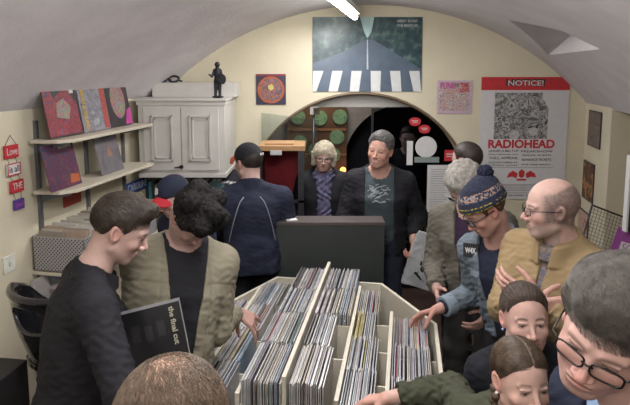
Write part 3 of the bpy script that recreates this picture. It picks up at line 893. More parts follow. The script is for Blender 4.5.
flat(ab, 'printed_sky', [(-.07*w, .5*h), (.06*w, .5*h), (.035*w, .30*h), (0, .22*h), (-.03*w, .30*h)], mat('printed pale sky', (.42, .62, .62), rough=.35, var=.1), -.006)
flat(ab, 'printed_line', [(-.004*w, .20*h), (.004*w, .20*h), (.012*w, -.2*h), (-.004*w, -.2*h)], mat('printed pale line', (.45, .48, .50), rough=.35), -.0062)
pw = mat('printed white blocks', (.62, .64, .64), rough=.35, var=.05)
for k in range(6):
    x0 = -.50*w+k*.176*w
    flat(ab, 'printed_block', [(max(x0-.05*w*(1-k/2.5), -.5*w), -.5*h), (min(x0+.085*w-.05*w*(1-k/2.5), .5*w), -.5*h), (min(x0+.10*w, .5*w), -.22*h), (x0+.005*w, -.22*h)], pw, -.0062)
text(ab, 'ABBEY ROAD', (.36*w, -.0070, .445*h), .034, white, width=.19*w); text(ab, 'THE BEATLES', (.36*w, -.0070, .385*h), .034, white, width=.19*w)
# concert poster
cpst, w, h = poster('concert_poster', 481.5, 77, 563.5, 199, BY-.004, 'tall white concert poster with a red band and big red name', 'poster', mat('poster paper', (.60, .60, .62), rough=.45, var=.03))
flat(cpst, 'red_band', [(-w/2, h/2), (w/2, h/2), (w/2, h/2-.105*h), (-w/2, h/2-.105*h)], redm)
text(cpst, 'NOTICE!', (0, -.0062, .5*h-.047*h), .085, ink, width=.44*w, bold=.004); text(cpst, 'NOTICE!', (0, -.0072, .5*h-.05*h), .07, white, width=.40*w, bold=.001)
etch = art_mat('grey engraving print', [(.02, .02, .02), (.45, .45, .46), (.05, .05, .05), (.5, .5, .5), (.12, .12, .12)], scale=11, kind='noise', detail=3, distort=1.5)
flat(cpst, 'printed_picture', [(-.34*w, .375*h), (.20*w, .375*h), (.20*w, .33*h), (.27*w, .25*h), (.27*w, -.0*h), (-.34*w, -.0*h)], etch)
for (cx_, cz_) in ((-.10, .035), (.11, .06)):
    flat(cpst, 'printed_figure', [(cx_*w+.055*w*math.cos(t), cz_*h+.035*h*math.sin(t)) for t in [2*math.pi*k/16 for k in range(16)]], mat('pale print', (.45, .45, .46), var=.2, scale=40), -.0062)
text(cpst, 'RADIOHEAD', (-.02*w, -.0062, -.045*h), .11, redm, width=.76*w, bold=.004)
lines = [('UNDER A BIG TOP', -.20, .34, .030), ('FREAKSHOW', .18, .36, .030), ('PERFORMING LIVE', -.20, .34, .016), ('WILL APPEAR', -.20, .33, .034), ('SPECIAL GUESTS', .18, .33, .022), ('ADVANCE TICKETS', .18, .34, .034), ('DOORS OPEN AT', -.20, .33, .022), ('EVENING SHOW', -.20, .33, .020), ('FOR ONE NIGHT', .18, .33, .020)]
zs = [-.100, -.103, -.128, -.158, -.135, -.172, -.195, -.218, -.212]
for (tx, fx, fw_, sz), z in zip(lines, zs): text(cpst, tx, (fx*w-.02*w, -.0062, z*h), sz, ink, width=fw_*w)
for k, z in enumerate([-.235, -.375, -.385, -.398, -.412, -.425, -.445]):
    flat(cpst, 'fine_print', [(-.34*w, z*h), (.36*w, z*h), (.36*w, z*h-.004*h), (-.34*w, z*h-.004*h)], mat('grey ink', (.25, .25, .28)))
# red crest
for pts_ in ([(0, -.25), (.035, -.27), (.03, -.31), (0, -.325), (-.03, -.31), (-.035, -.27)], [(.045, -.285), (.10, -.262), (.15, -.285), (.17, -.32), (.11, -.312), (.06, -.325)], [(-.045, -.285), (-.10, -.262), (-.15, -.285), (-.17, -.32), (-.11, -.312), (-.06, -.325)], [(-.06, -.33), (.06, -.33), (.05, -.345), (-.05, -.345)]):
    flat(cpst, 'red_crest', [(x*w, z*h) for x, z in pts_], redm)
text(cpst, 'DATES AND TICKETS', (0, -.0062, -.468*h), .02, ink, width=.5*w)
# square sleeves on the back wall
m = mat('dark blue print', (.03, .025, .06), rough=.4)
sq, w, h = poster('framed_record_sleeve', 256, 74, 286, 104.5, BY-.004, 'square dark sleeve with an orange ring pattern beside the bronze figure', 'record sleeve', m, th=.008)
flat(sq, 'top_strip', [(-w/2, h/2), (w/2, h/2), (w/2, h/2-.02), (-w/2, h/2-.02)], mat('maroon print', (.20, .03, .05)), -.0095, -.008)
mand = art_mat('mandala print', [(.35, .07, .02), (.08, .10, .20), (.45, .16, .05), (.05, .03, .06), (.12, .16, .24)], scale=34, kind='noise', detail=2)
mb = MB(); mb.cyl((0, 0), .128, -.0005, .0005, 40); mb.build('printed_ring', mat('orange print', (.42, .10, .03)), sq, loc=(0, -.0092, -.005), rot=(math.pi/2, 0, 0))
mb = MB(); mb.cyl((0, 0), .112, -.0005, .0005, 40); mb.build('printed_disc', mand, sq, loc=(0, -.0104, -.005), rot=(math.pi/2, 0, 0))
for sx_ in (-1, 1):
    pass
mb = MB(); mb.cyl((0, 0), .028, -.0005, .0005, 20); mb.build('printed_eye', mat('yellow print', (.55, .45, .15)), sq, loc=(0, -.0114, .020), rot=(math.pi/2, 0, 0))
mg, w, h = poster('pink_magazine_sheet', 437.5, 80.5, 471, 113.5, BY-.004, 'square pink and white picture sheet between the two large posters', 'poster', mat('pale pink print', (.52, .38, .50), rough=.5))
flat(mg, 'printed_picture', [(-.44*w, .45*h), (.44*w, .45*h), (.44*w, -.42*h), (-.44*w, -.42*h)], art_mat('comic print', [(.55, .5, .5), (.10, .10, .12), (.60, .55, .55), (.45, .12, .08), (.35, .42, .42), (.6, .58, .55)], scale=38, kind='noise', detail=3), -.0052)
pinkt = mat('magenta print', (.50, .06, .30)); 
text(mg, 'PUNK', (-.20*w, -.0064, .33*h), .085, pinkt, width=.44*w, bold=.002); text(mg, 'HIS', (.07*w, -.0064, .36*h), .05, ink, width=.12*w); text(mg, 'TOUR', (.28*w, -.0064, .35*h), .055, redm, width=.26*w, bold=.002); text(mg, 'LIVE', (.28*w, -.0064, .20*h), .05, redm, width=.26*w, bold=.002)
# pictures on the pier side
ths = math.atan(.19)
def wall_side(px, Yc, w, zt, zb, m, label, inner=None):
    Rm = math.pi/2-ths
    X = RX(Yc)-.004
    r = empty('small_picture', (X, Yc, (zt+zb)/2), -math.pi/2-ths+0, label=label, cat='picture')
    # local x runs along the wall, local -y faces the room
    h = zt-zb
    mb = MB(); mb.bb((-w/2, -.008, -h/2), (w/2, 0, h/2)); mb.build('frame', mat('dark thin frame', (.03, .03, .035), rough=.4), r)
    mb = MB(); mb.bb((-w/2+.012, -.0095, -h/2+.012), (w/2-.012, -.008, h/2-.012)); mb.build('print', m, r)
    return r
def rx_at(px):  # Y on the right pier for a pixel column
    u = (px-315)/F*1.0
    for i in range(600):
        Y = 5.3-i*.002
        if RX(Y)/Y*.0+W(px, 150, Y)[0] <= RX(Y)+1e-9: return Y
    return 4.7
def pier_pic(x0, x1, y0, y1, m, label):
    Ya, Yb = rx_at(x0), rx_at(x1); Yc_ = (Ya+Yb)/2
    return wall_side(0, Yc_, abs(Ya-Yb)/math.cos(ths), W(x0, y0, Yc_)[2], W(x0, y1, Yc_)[2], m, label)
pier_pic(588, 600.5, 111, 147, art_mat('brown group photo', [(.05, .04, .04), (.20, .15, .13), (.10, .07, .07), (.32, .27, .24)], scale=25, kind='noise'), 'topmost small brown picture on the side of the pier')
p2 = pier_pic(585.5, 596.5, 162, 200, art_mat('dark red photo', [(.03, .015, .015), (.10, .03, .02), (.04, .02, .02), (.5, .22, .06), (.05, .02, .02)], scale=9, kind='noise'), 'small dark picture with an orange glow, second down on the pier')
pier_pic(580.5, 593.5, 209, 240, art_mat('red white photo', [(.42, .06, .04), (.5, .45, .4), (.4, .08, .05)], scale=20, kind='noise'), 'small red picture, lowest on the side of the pier')
# ------------------------------------------------------------------ strip light on the vault
def batten(Xc, Ya, Yb, z, label):
    e = empty('strip_light', (Xc, (Ya+Yb)/2, z), -ths, label=label, cat='ceiling light')
    L = (Yb-Ya)/2
    m = MB(); m.bb((-.045, -L, .0), (.045, L, .045)); m.build('housing', mat('white enamel', (.8, .8, .8), rough=.3), e, bevel=.005)
    m = MB(); m.tube([(0, -L+.03, -.022), (0, L-.03, -.022)], .026, 12)
    m.build('tube_lamp', mat('fluorescent tube', (1, 1, 1), emit=(1.0, .98, .92), estr=LAMP), e, smooth=True)
    m = MB()
    for s in (-1, 1): m.bb((-.02, s*(L-.015)-.015, -.045), (.02, s*(L-.015)+.015, 0))
    m.build('end_holder', mat('white enamel', (.8, .8, .8)), e)
    m = MB(); m.tube([(0, 0, .045), (0, 0, .12)], .01, 8); m.build('bracket', mat('white enamel', (.8, .8, .8)), e)
    return e
LAMP = 22
batten(W(350, 18, 4.75)[0]-.09, 3.35, 4.85, W(350, 14, 4.8)[2], 'bright white strip light at the crown of the vault above the street poster')
batten(-.05, .2, 1.7, 2.66, 'added unseen white strip light over the near end of the record browser')  # fixture added out of view to light the foreground
batten(-.55, -1.1, -.1, 2.66, 'added unseen white strip light behind the viewpoint')  # another unseen fixture, added for light on the near figures
# ------------------------------------------------------------------ left wall shelving
th_l = math.atan(.19)
def LW(Y, off=0):    # a point off metres clear of the left wall's face
    return np.array([LX(Y)+off*math.cos(th_l), Y-off*math.sin(th_l)])
steel = mat('grey slotted steel', (.14, .15, .17), rough=.4, metal=.3)
shelfm = mat('cream shelf board', (.60, .55, .45), rough=.5, var=.05)
# wall frame: origin on the wall at Y, local x away from wall, local y along it to the back
def wframe(name, Y, z, off=0, **k):
    p = LW(Y, off); return empty(name, (p[0], p[1], z), -th_l, **k)
zsh = [W(100, 0, 1)[2]*0+1.745, 1.425]
for Yp, lab in ((3.46, 'grey slotted steel wall upright nearest the room'), (3.97, 'grey slotted steel wall upright in the middle of the shelves'), (4.47, 'grey slotted steel wall upright farthest back')):
    r = wframe('shelf_upright', Yp, 0, label=lab, cat='shelf upright', group=None)
    m = MB(); m.bb((0, -.0125, 1.0), (.022, .0125, 1.88))
    m.build('channel', steel, r)
for zi, lab, x1 in ((1.765, 'upper cream shelf board holding three record sleeves', 4.50), (1.44, 'lower cream shelf board holding two record sleeves', 4.50)):
    r = wframe('wall_shelf', 3.42, zi, label=lab, cat='shelf')
    Ls = (x1-3.42)/math.cos(th_l)
    m = MB(); m.prism([(.024, -.04), (.20, -.02), (.27, .07), (.27, Ls), (.024, Ls)], -.022, 0); m.build('board', shelfm, r, bevel=.003)
    for Yp in (3.46, 3.97, 4.47):
        yy = (Yp-3.42)/math.cos(th_l); m = MB(); m.prism([(.022, -.022), (.24, -.022), (.24, -.035), (.022, -.085)], yy-.003, yy+.003, 'y'); m.build('bracket', steel, r)
def shelf_sleeve(Ya, z, w, h, m, label, lean=.17, off=.16, stickers=True, yaw=0, name='record_sleeve'):
    p = LW(Ya, off)
    r = empty(name, (p[0], p[1], z+.001), -th_l+yaw, label=label, cat='record sleeve')
    a = math.asin(min((off-.03)/h, .6)) if lean is None else lean
    e = bpy.data.objects.new('x', None)
    bpy.data.objects.remove(e)
    # local: x out of wall, y along wall, plate leaning back to the wall
    me = MB(); c, s = math.cos(a), math.sin(a)
    vs = []
    for (t, yy, zz) in [(t, yy, zz) for t in (-.004, 0) for yy in (0, w) for zz in (0, h)]:
        vs.append((t*c-zz*s+.0, yy, zz*c+t*s+.004))
    me.add(vs, [(0, 1, 3, 2), (4, 6, 7, 5), (0, 4, 5, 1), (2, 3, 7, 6), (0, 2, 6, 4), (1, 5, 7, 3)])
    me.build('cover', m, r)
    def decal(nm, poly, mm, lift=.0012):
        q = MB(); n_ = len(poly)
        vs = [(-zz*s+lf*c, yy, zz*c+lf*s+.004) for lf in (0.0001, lift) for yy, zz in poly]
        q.add(vs, [tuple(range(n_)), tuple(range(n_, 2*n_))]+[(i, (i+1) % n_, n_+(i+1) % n_, n_+i) for i in range(n_)]); return q.build(nm, mm, r)
    return r, decal, a
psy1 = art_mat('red psychedelic print', [(.06, .09, .26), (.03, .03, .04), (.45, .04, .05), (.03, .03, .04), (.42, .04, .05), (.05, .05, .08), (.40, .05, .06), (.10, .08, .24)], scale=16, kind='noise', detail=5, distort=2)
psy2 = art_mat('bright mosaic print', [(.10, .30, .12), (.50, .05, .15), (.12, .12, .35), (.45, .40, .10), (.40, .06, .30), (.06, .35, .25), (.5, .1, .08)], scale=26)
psy3 = art_mat('purple mosaic print', [(.03, .05, .11), (.03, .04, .08), (.14, .02, .06), (.05, .03, .08), (.16, .04, .05), (.03, .06, .10)], scale=9, kind='noise', detail=5, distort=2)
greyp = art_mat('silver grey print', [(.10, .10, .12), (.28, .28, .32), (.16, .16, .19), (.36, .37, .40)], scale=10, kind='noise')
darkp = mat('dark sleeve card', (.035, .03, .035), rough=.4)
r, decal, a_ = shelf_sleeve(3.40, 1.765, .345, .41, darkp, 'red and blue psychedelic record sleeve, nearest on the upper shelf')
decal('printed_picture', [(.0, .01), (.33, .01), (.33, .20), (.24, .32), (.17, .29), (.10, .25), (.05, .36), (.0, .36)], psy1)
decal('printed_patch', [(.10, .13), (.22, .11), (.26, .19), (.20, .25), (.12, .22)], psy2, .0018)
decal('price_sticker', [(.27, .28), (.31, .28), (.31, .325), (.27, .325)], white, .0025)
r, decal, a_ = shelf_sleeve(3.75, 1.765, .33, .365, greyp, 'grey record sleeve with yellow letters up its side, middle of the upper shelf')
decal('red_strip', [(.26, .01), (.32, .01), (.32, .335), (.26, .335)], mat('dull red print', (.38, .07, .06), var=.3, scale=60))
tt = text(r, 'VISION & SOUND', (0, 0, 0), .05, mat('gold lettering', (.55, .34, .06)), width=.31, bold=.002)
Rl = Matrix(((0, 1, 0), (0, 0, 0), (0, 0, 0)))
cA, sA = math.cos(a_), math.sin(a_)
ex = Vector((-sA, 0, cA))*-1; ez = Vector((cA, 0, sA)); ey = ez.cross(ex)
tt.matrix_local = Matrix.Translation(Vector((-.17*sA+.003, .045, .17*cA+.004))) @ Matrix((ex, ey, ez)).transposed().to_4x4()
r, decal, a_ = shelf_sleeve(4.07, 1.765, .315, .375, darkp, 'dark record sleeve with a bright mosaic figure, farthest on the upper shelf')
decal('printed_picture', [(.06+.10*(1+math.cos(t)), .20+.14*math.sin(t)) for t in [2*math.pi*k/20 for k in range(20)]], psy2)
decal('printed_corner', [(.22, .01), (.315, .01), (.315, .14), (.26, .12)], mat('magenta print', (.50, .06, .30)), .002)
decal('price_sticker', [(.25, .30), (.29, .30), (.29, .34), (.25, .34)], white, .0025)
r, decal, a_ = shelf_sleeve(3.34, 1.44, .315, .29, psy3, 'purple and blue record sleeve, nearest on the lower shelf', lean=.22, off=.19)
decal('pale_title', [(.16, .255), (.29, .255), (.29, .285), (.16, .285)], mat('cream print', (.45, .42, .33)))
decal('orange_patch', [(.2, .02), (.3, .02), (.3, .07), (.22, .08)], mat('orange print', (.42, .10, .03)))
r, decal, a_ = shelf_sleeve(3.88, 1.44, .30, .29, art_mat('smoky grey print', [(.10, .095, .11), (.17, .16, .18), (.12, .11, .13)], scale=5, kind='noise'), 'smoky grey record sleeve with a small pale figure on the lower shelf', lean=.22, off=.19)
decal('printed_figure', [(.12, .13), (.14, .19), (.155, .23), (.17, .19), (.20, .13), (.16, .12)], mat('brown print', (.30, .17, .12)))
# hanging plaques
pl = wframe('hanging_wall_sign', 3.30, 0, off=.006, label='four small red, white and purple word plaques strung together on the wall', cat='wall sign')
Yp = 3.30
def ywall(px):
    u = (px-315)/F
    for i in range(1600):
        Y = 2.0+i*.002
        if W(px, 150, Y)[0] <= LX(Y): return Y
    return 3.3
rows_ = [(2, 16, 145, 158, 'Love', redm, white), (3.5, 17, 163, 175, 'is all', white, ink), (6, 19, 180, 192, 'THE', redm, white), (8.5, 18.5, 199, 209, 'need', mat('violet paint', (.10, .05, .28)), mat('lilac paint', (.4, .1, .35)))]
prev = None
for x0, x1, y0, y1, tx, mm, tm in rows_:
    Ya, Yb = ywall(x0), ywall(x1); ym = (Ya+Yb)/2; zt, zb = W(x0, y0, ym)[2], W(x0, y1, ym)[2]
    la, lb = (Ya-Yp)/math.cos(th_l), (Yb-Yp)/math.cos(th_l)
    q = MB(); q.bb((0, la, zb), (.012, lb, zt)); pp = q.build('plaque', mm, pl, bevel=.002)
    if mm is white:
        q = MB()
        for (A, B) in (((la, zb), (lb, zb+.006)), ((la, zt-.006), (lb, zt)), ((la, zb), (la+.006, zt)), ((lb-.006, zb), (lb, zt))): q.bb((.012, A[0], A[1]), (.0135, B[0], B[1]))
        q.build('plaque_border', redm, pp)
    text(pl, tx, (.0135, (la+lb)/2, (zt+zb)/2), (zt-zb)*.8, tm, rot=(math.pi/2, 0, math.pi/2), width=(lb-la)*.75)
    if prev: 
        q = MB()
        for f in (.2, .8):
            q = MB(); q.tube([(.005, la+(lb-la)*f, zt), (.005, prev[0]+(prev[1]-prev[0])*f, prev[2])], .0015, 5); q.build('string', black, pl)
    else:
        q = MB(); top = W(8.5, 134, 3.3)[2]; q.tube([(.005, la+.01, zt), (.005, (la+lb)/2, top), (.005, lb-.01, zt)], .0018, 5); q.build('string', black, pl)
    prev = (la, lb, zb)
# wall switch
p = W(3, 263, ywall(1.5)+.05); r = wframe('light_switch', ywall(2), 0, off=0, label='white light switch low on the left wall', cat='light switch')
z1, z0 = W(2, 255, ywall(2))[2], W(2, 271, ywall(2))[2]
m = MB(); m.bb((0, -.06, z0), (.010, .035, z1)); m.build('plate', mat('white plastic', (.68, .68, .62), rough=.3), r, bevel=.003)
m = MB(); m.bb((.010, -.02, (z0+z1)/2-.015), (.016, .0, (z0+z1)/2+.015)); m.build('rocker', mat('greenish plastic', (.55, .62, .50)), r, bevel=.002)
# red card on wall
Ya, Yb = ywall(60), ywall(78); r = wframe('red_card', Ya, 0, off=0, label='plain dull red card on the wall under the lower shelf', cat='card')
m = MB(); m.bb((0, 0, W(65, 208, Ya)[2]), (.006, (Yb-Ya)/math.cos(th_l), W(65, 192, Ya)[2])); o = m.build('sheet', mat('brick red card', (.35, .055, .04), rough=.7, var=.15, scale=40), r)
# blue sign
Ya, Yb = ywall(122)+.0, ywall(145); r = wframe('blue_name_plate', Ya, 0, off=.012, label='blue plate with white capital lettering on the wall by the cabinet', cat='sign')
L_ = (Yb-Ya)/math.cos(th_l); zt, zb = W(133, 180, (Ya+Yb)/2)[2], W(133, 191.5, (Ya+Yb)/2)[2]
m = MB(); m.bb((0, 0, zb), (.008, L_, zt)); m.build('plate', mat('blue enamel', (.03, .06, .22), rough=.35), r)
text(r, 'CAROLINE', (.009, L_/2, (zt+zb)/2), (zt-zb)*.85, mat('pale blue lettering', (.45, .5, .6)), rot=(math.pi/2, 0, math.pi/2), width=L_*.85, bold=.001)
# ------------------------------------------------------------------ perforated metal box of singles
def perf():
    m, n, l, b = nt('perforated grey steel'); b.inputs['Roughness'].default_value = .4
    tc = n.new('ShaderNodeTexCoord'); 
    outs = []
    sp_ = n.new('ShaderNodeSeparateXYZ'); l.new(tc.outputs['Object'], sp_.inputs[0])
    ad = n.new('ShaderNodeMath'); ad.operation = 'ADD'; l.new(sp_.outputs[0], ad.inputs[0]); l.new(sp_.outputs[1], ad.inputs[1])
    cb = n.new('ShaderNodeCombineXYZ')
    p1 = n.new('ShaderNodeMath'); p1.operation = 'ADD'; l.new(ad.outputs[0], p1.inputs[0]); l.new(sp_.outputs[2], p1.inputs[1])
    p2_ = n.new('ShaderNodeMath'); p2_.operation = 'SUBTRACT'; l.new(ad.outputs[0], p2_.inputs[0]); l.new(sp_.outputs[2], p2_.inputs[1])
    l.new(p1.outputs[0], cb.inputs[0]); l.new(p2_.outputs[0], cb.inputs[1])
    fr = []
    for o_ in (p1, p2_):
        s_ = n.new('ShaderNodeMath'); s_.operation = 'MULTIPLY'; s_.inputs[1].default_value = 40; l.new(o_.outputs[0], s_.inputs[0])
        f_ = n.new('ShaderNodeMath'); f_.operation = 'FRACT'; l.new(s_.outputs[0], f_.inputs[0])
        h_ = n.new('ShaderNodeMath'); h_.operation = 'SUBTRACT'; h_.inputs[1].default_value = .5; l.new(f_.outputs[0], h_.inputs[0])
        q_ = n.new('ShaderNodeMath'); q_.operation = 'MULTIPLY'; l.new(h_.outputs[0], q_.inputs[0]); l.new(h_.outputs[0], q_.inputs[1]); fr.append(q_)
    a_ = n.new('ShaderNodeMath'); a_.operation = 'ADD'; l.new(fr[0].outputs[0], a_.inputs[0]); l.new(fr[1].outputs[0], a_.inputs[1])
    lt_ = n.new('ShaderNodeMath'); lt_.operation = 'LESS_THAN'; lt_.inputs[1].default_value = .10; l.new(a_.outputs[0], lt_.inputs[0])
    mx = n.new('ShaderNodeMix'); mx.data_type = 'RGBA'; l.new(lt_.outputs[0], mx.inputs['Factor']); mx.inputs['A'].default_value = (.38, .37, .38, 1); mx.inputs['B'].default_value = (.05, .05, .06, 1)
    l.new(mx.outputs['Result'], b.inputs['Base Color'])
    return m
pf = perf()
bw, bl, bh = .36, .95, .215
zb_ = W(60, 265, 3.45)[2]; zt_ = W(60, 232, 3.45)[2]; bh = zt_-zb_
bx = wframe('single_record_box', 3.36, zb_, off=.02, label='long grey perforated metal box packed with small records', cat='record box')
m = MB()
for lo_, hi_ in (((0, 0, 0), (bw, .006, bh)), ((0, bl-.006, 0), (bw, bl, bh)), ((0, 0, 0), (.006, bl, bh)), ((bw-.006, 0, 0), (bw, bl, bh)), ((0, 0, 0), (bw, bl, .006))): m.bb(lo_, hi_)
m.build('box_panels', pf, bx)
m = MB(); m.tube([(0, 0, bh), (bw, 0, bh), (bw, bl, bh), (0, bl, bh)], .004, 6, True); m.build('rim', mat('light grey rim', (.4, .39, .38), rough=.4), bx)
r = wframe('lower_wall_shelf', 3.36, zb_-.03, off=0, label='cream shelf board under the perforated metal box', cat='shelf')
m = MB(); m.bb((0, 0, 0), (.42, 1.0, .024)); m.build('board', shelfm, r, bevel=.003)
m = MB(); m.prism([(0, 0), (.36, 0), (.36, -.02), (0, -.10)], .05, .056, 'y'); m.build('bracket', steel, r)
cols = [(.5, .47, .40), (.42, .36, .25), (.55, .53, .48), (.30, .26, .22), (.50, .42, .28), (.34, .33, .33), (.57, .56, .52), (.40, .30, .24)]
rnd = random.Random(3)
proto = {}
for i in range(92):
    c_ = rnd.choice(cols)
    yy = .02+i*(bl-.05)/92
    key = cols.index(c_)
    if key not in proto:
        m = MB(); m.bb((0, 0, 0), (.182, .0045, .182)); proto[key] = m.mesh('single')
        proto[key].materials.append(mat('paper single %d' % key, c_, rough=.7, var=.15, scale=30))
    for s in range(1):
        o = bpy.data.objects.new('single_record', proto[key]); COL.objects.link(o)
        p = LW(3.36, .02); R_ = Matrix.Rotation(-th_l, 3, 'Z')
        v = R_ @ Vector((.010+rnd.random()*.008 if i % 2 == 0 else .165, yy, 0))
        o.location = (p[0]+v.x, p[1]+v.y, zb_+.010+.062+rnd.uniform(-.006, .015)); o.rotation_euler = (rnd.uniform(-.22, -.10), 0, -th_l)
        tag(o, 'seven-inch record in a paper sleeve standing in the perforated metal box', 'record', 'small records in the perforated box')
# yellow tag divider
o = None
m = MB(); m.bb((0, 0, 0), (.05, .003, .03)); q = LW(3.47+.42, .30); o = m.build('yellow_divider_tag', mat('fluorescent yellow card', (.60, .62, .03))); o.location = (q[0]-.10, q[1], zt_+.035); o.rotation_euler = (0, 0, -th_l); tag(o, 'small bright yellow tag sticking up among the small records', 'tag')
m = MB(); m.bb((0, 0, 0), (.012, .003, .10)); pp = m.build('tag_stem', mat('white plastic', (.68, .68, .62)), o); pp.location = (.018, 0, -.10)
# rack of pink sleeves below
rk = wframe('lower_sleeve_rack', 3.32, .47, off=.02, label='pale angled rack of pink picture sleeves under the metal box', cat='rack')
m = MB(); m.box((.10, .25, .20), (.012, .6, .46), Matrix.Rotation(-.25, 3, 'Y')); m.bb((0, -.05, -.02), (.3, .55, 0)); m.bb((.0, -.05, -.02), (.3, -.038, .12)); m.build('rack_board', mat('pale rack board', (.42, .40, .38)), rk)
for k in range(2):
    for j in range(3):
        m = MB(); m.box((.125+.006+.035*(1-k), .02+.07+.15*j, .13+.16*k), (.004, .10, .14), Matrix.Rotation(-.25, 3, 'Y')); o = m.build('pink_picture_card', art_mat('pink card print %d%d' % (k, j), [(.42, .16, .24), (.5, .45, .48), (.15, .06, .12)], scale=30, kind='noise', seed=k*3+j))
        R_ = Matrix.Rotation(-th_l, 4, 'Z'); o.location = rk.location; o.rotation_euler = (0, 0, -th_l)
        tag(o, 'pink picture card on the %s row of the angled rack, %s from the room side' % (['lower', 'upper'][k], ['first', 'second', 'third'][j]), 'card', 'pink cards on the angled rack')
# ------------------------------------------------------------------ white wall cabinet
Yf = 4.55
a = W(140, 101, Yf); b = W(223, 176, Yf); cw = b[0]-a[0]; chh = a[2]-b[2]
cb_ = empty('wall_cabinet', (a[0], Yf, b[2]), label='white panelled two-door wall cabinet in the corner', cat='cabinet')
m = MB(); m.bb((-.02, 0, 0), (cw+.02, .60, chh)); m.build('carcass', white_p, cb_)
m = MB(); m.bb((-.05, -.025, chh), (cw+.045, .62, chh+.018)); m.bb((-.03, -.01, chh-.035), (cw+.03, .61, chh)); m.build('cornice', white_p, cb_, bevel=.003)
m = MB(); m.bb((-.03, -.012, -.012), (cw+.03, .61, .02)); m.build('base_rail', white_p, cb_, bevel=.003)
dw = (cw-.06)/2
for k in range(2):
    x0 = .025+k*(dw+.008)
    m = MB(); m.bb((x0, -.018, .05), (x0+dw, -.001, chh-.05)); d_ = m.build('door', white_p, cb_, bevel=.003)
    mx_ = .060+.015*k; m = MB()
    X0, X1, Z0, Z1 = x0+.065, x0+dw-.065, .13, chh-.12
    for off_, th_ in ((0, .014), (.022, .008)):
        for lo_, hi_ in (((X0+off_, -.018-th_, Z0+off_), (X1-off_, -.017, Z0+off_+.014)), ((X0+off_, -.018-th_, Z1-off_-.014), (X1-off_, -.017, Z1-off_)), ((X0+off_, -.018-th_, Z0+off_), (X0+off_+.014, -.017, Z1-off_)), ((X1-off_-.014, -.018-th_, Z0+off_), (X1-off_, -.017, Z1-off_))): m.bb(lo_, hi_)
    m.build('panel_moulding', white_p, d_, bevel=.002)
c = W(182, 166, Yf); m = MB(); m.bb((c[0]-a[0]-.012, -.036, c[2]-b[2]-.014), (c[0]-a[0]+.016, -.018, c[2]-b[2]+.010)); m.tube([(c[0]-a[0]-.055, -.04, c[2]-b[2]-.008), (c[0]-a[0], -.04, c[2]-b[2])], .005, 6); m.build('latch', black, cb_)
# boxed ledge above with things on it
a2 = W(152, 89, 4.85); b2 = W(236, 101, 4.85)
r = empty('boxed_ledge', (a2[0], 4.85, a[2]+.019), label='low cream painted box standing on top of the cabinet', cat='box')
m = MB(); m.bb((0, 0, 0), (b2[0]-a2[0], .30, .125)); m.build('box_body', white_p, r, bevel=.004)
lz = a[2]+.019+.125
# bronze figure with a shield
P = W(218, 101, 4.68); fg = empty('bronze_figurine', (P[0], 4.68, a[2]+.018), label='small dark bronze figure holding a round shield on the cabinet', cat='figurine')
bz = mat('dark bronze', (.02, .022, .03), rough=.45, metal=.3)
fh = (W(218, 62, 4.68)[2]-(a[2]+.018))/.36
def fig(Q):
    d = sph(Q, (.0, 0, .335), .027)
    d = smin(d, cone(Q, (0, 0, .31), (0, 0, .29), .014, .02), .01)
    d = smin(d, ell(Q, (0, 0, .25), (.042, .03, .055)), .015); d = smin(d, ell(Q, (0, 0, .18), (.036, .03, .04)), .015)
    d = smin(d, cone(Q, (-.03, 0, .28), (-.05, -.03, .215), .014, .011), .008); d = smin(d, cone(Q, (-.05, -.03, .215), (-.075, -.04, .235), .011, .009), .006)
    d = smin(d, cone(Q, (.03, 0, .28), (.055, -.03, .21), .014, .011), .008)
    s_ = np.maximum(np.sqrt(((Q[:, 0]-.055)/.038)**2+((Q[:, 2]-.19)/.052)**2)*.04-.04, np.abs(Q[:, 1]+.045)-.006); d = smin(d, s_, .006)
    for k in (-1, 1): d = smin(d, cone(Q, (k*.018, 0, .16), (k*.022, -.005, .03), .022, .014), .012); d = smin(d, cone(Q, (k*.022, -.005, .02), (k*.026, -.035, .014), .013, .010), .008)
    d = smin(d, ell(Q, (0, 0, .012), (.06, .045, .012)), .006)
    return np.maximum(d, -Q[:, 2])
V, Q_ = mesh_sdf(fig, (-.12, -.08, -.02), (.12, .06, .38), .005)
np_mesh('figure_body', V*fh, Q_, bz, fg)
# sunglasses-like dark ornament on the ledge
P = W(168, 86, 4.95); r = empty('dark_bow_ornament', (P[0], 4.95, lz), label='small dark curled ornament on the boxed ledge', cat='ornament')
m = MB()
for sx_ in (-1, 1):
    m.tube([(sx_*(.055+.045*math.cos(t)), .02*math.sin(t), .032+.026*math.sin(t)) for t in [2*math.pi*k/16 for k in range(16)]], .010, 8, True)
m.tube([(-.03, 0, .02), (0, 0, .035), (.03, 0, .02)], .010, 8); m.tube([(.09, 0, .02), (.13, 0, .012)], .008, 8); m.build('curl', bz, r, smooth=True)
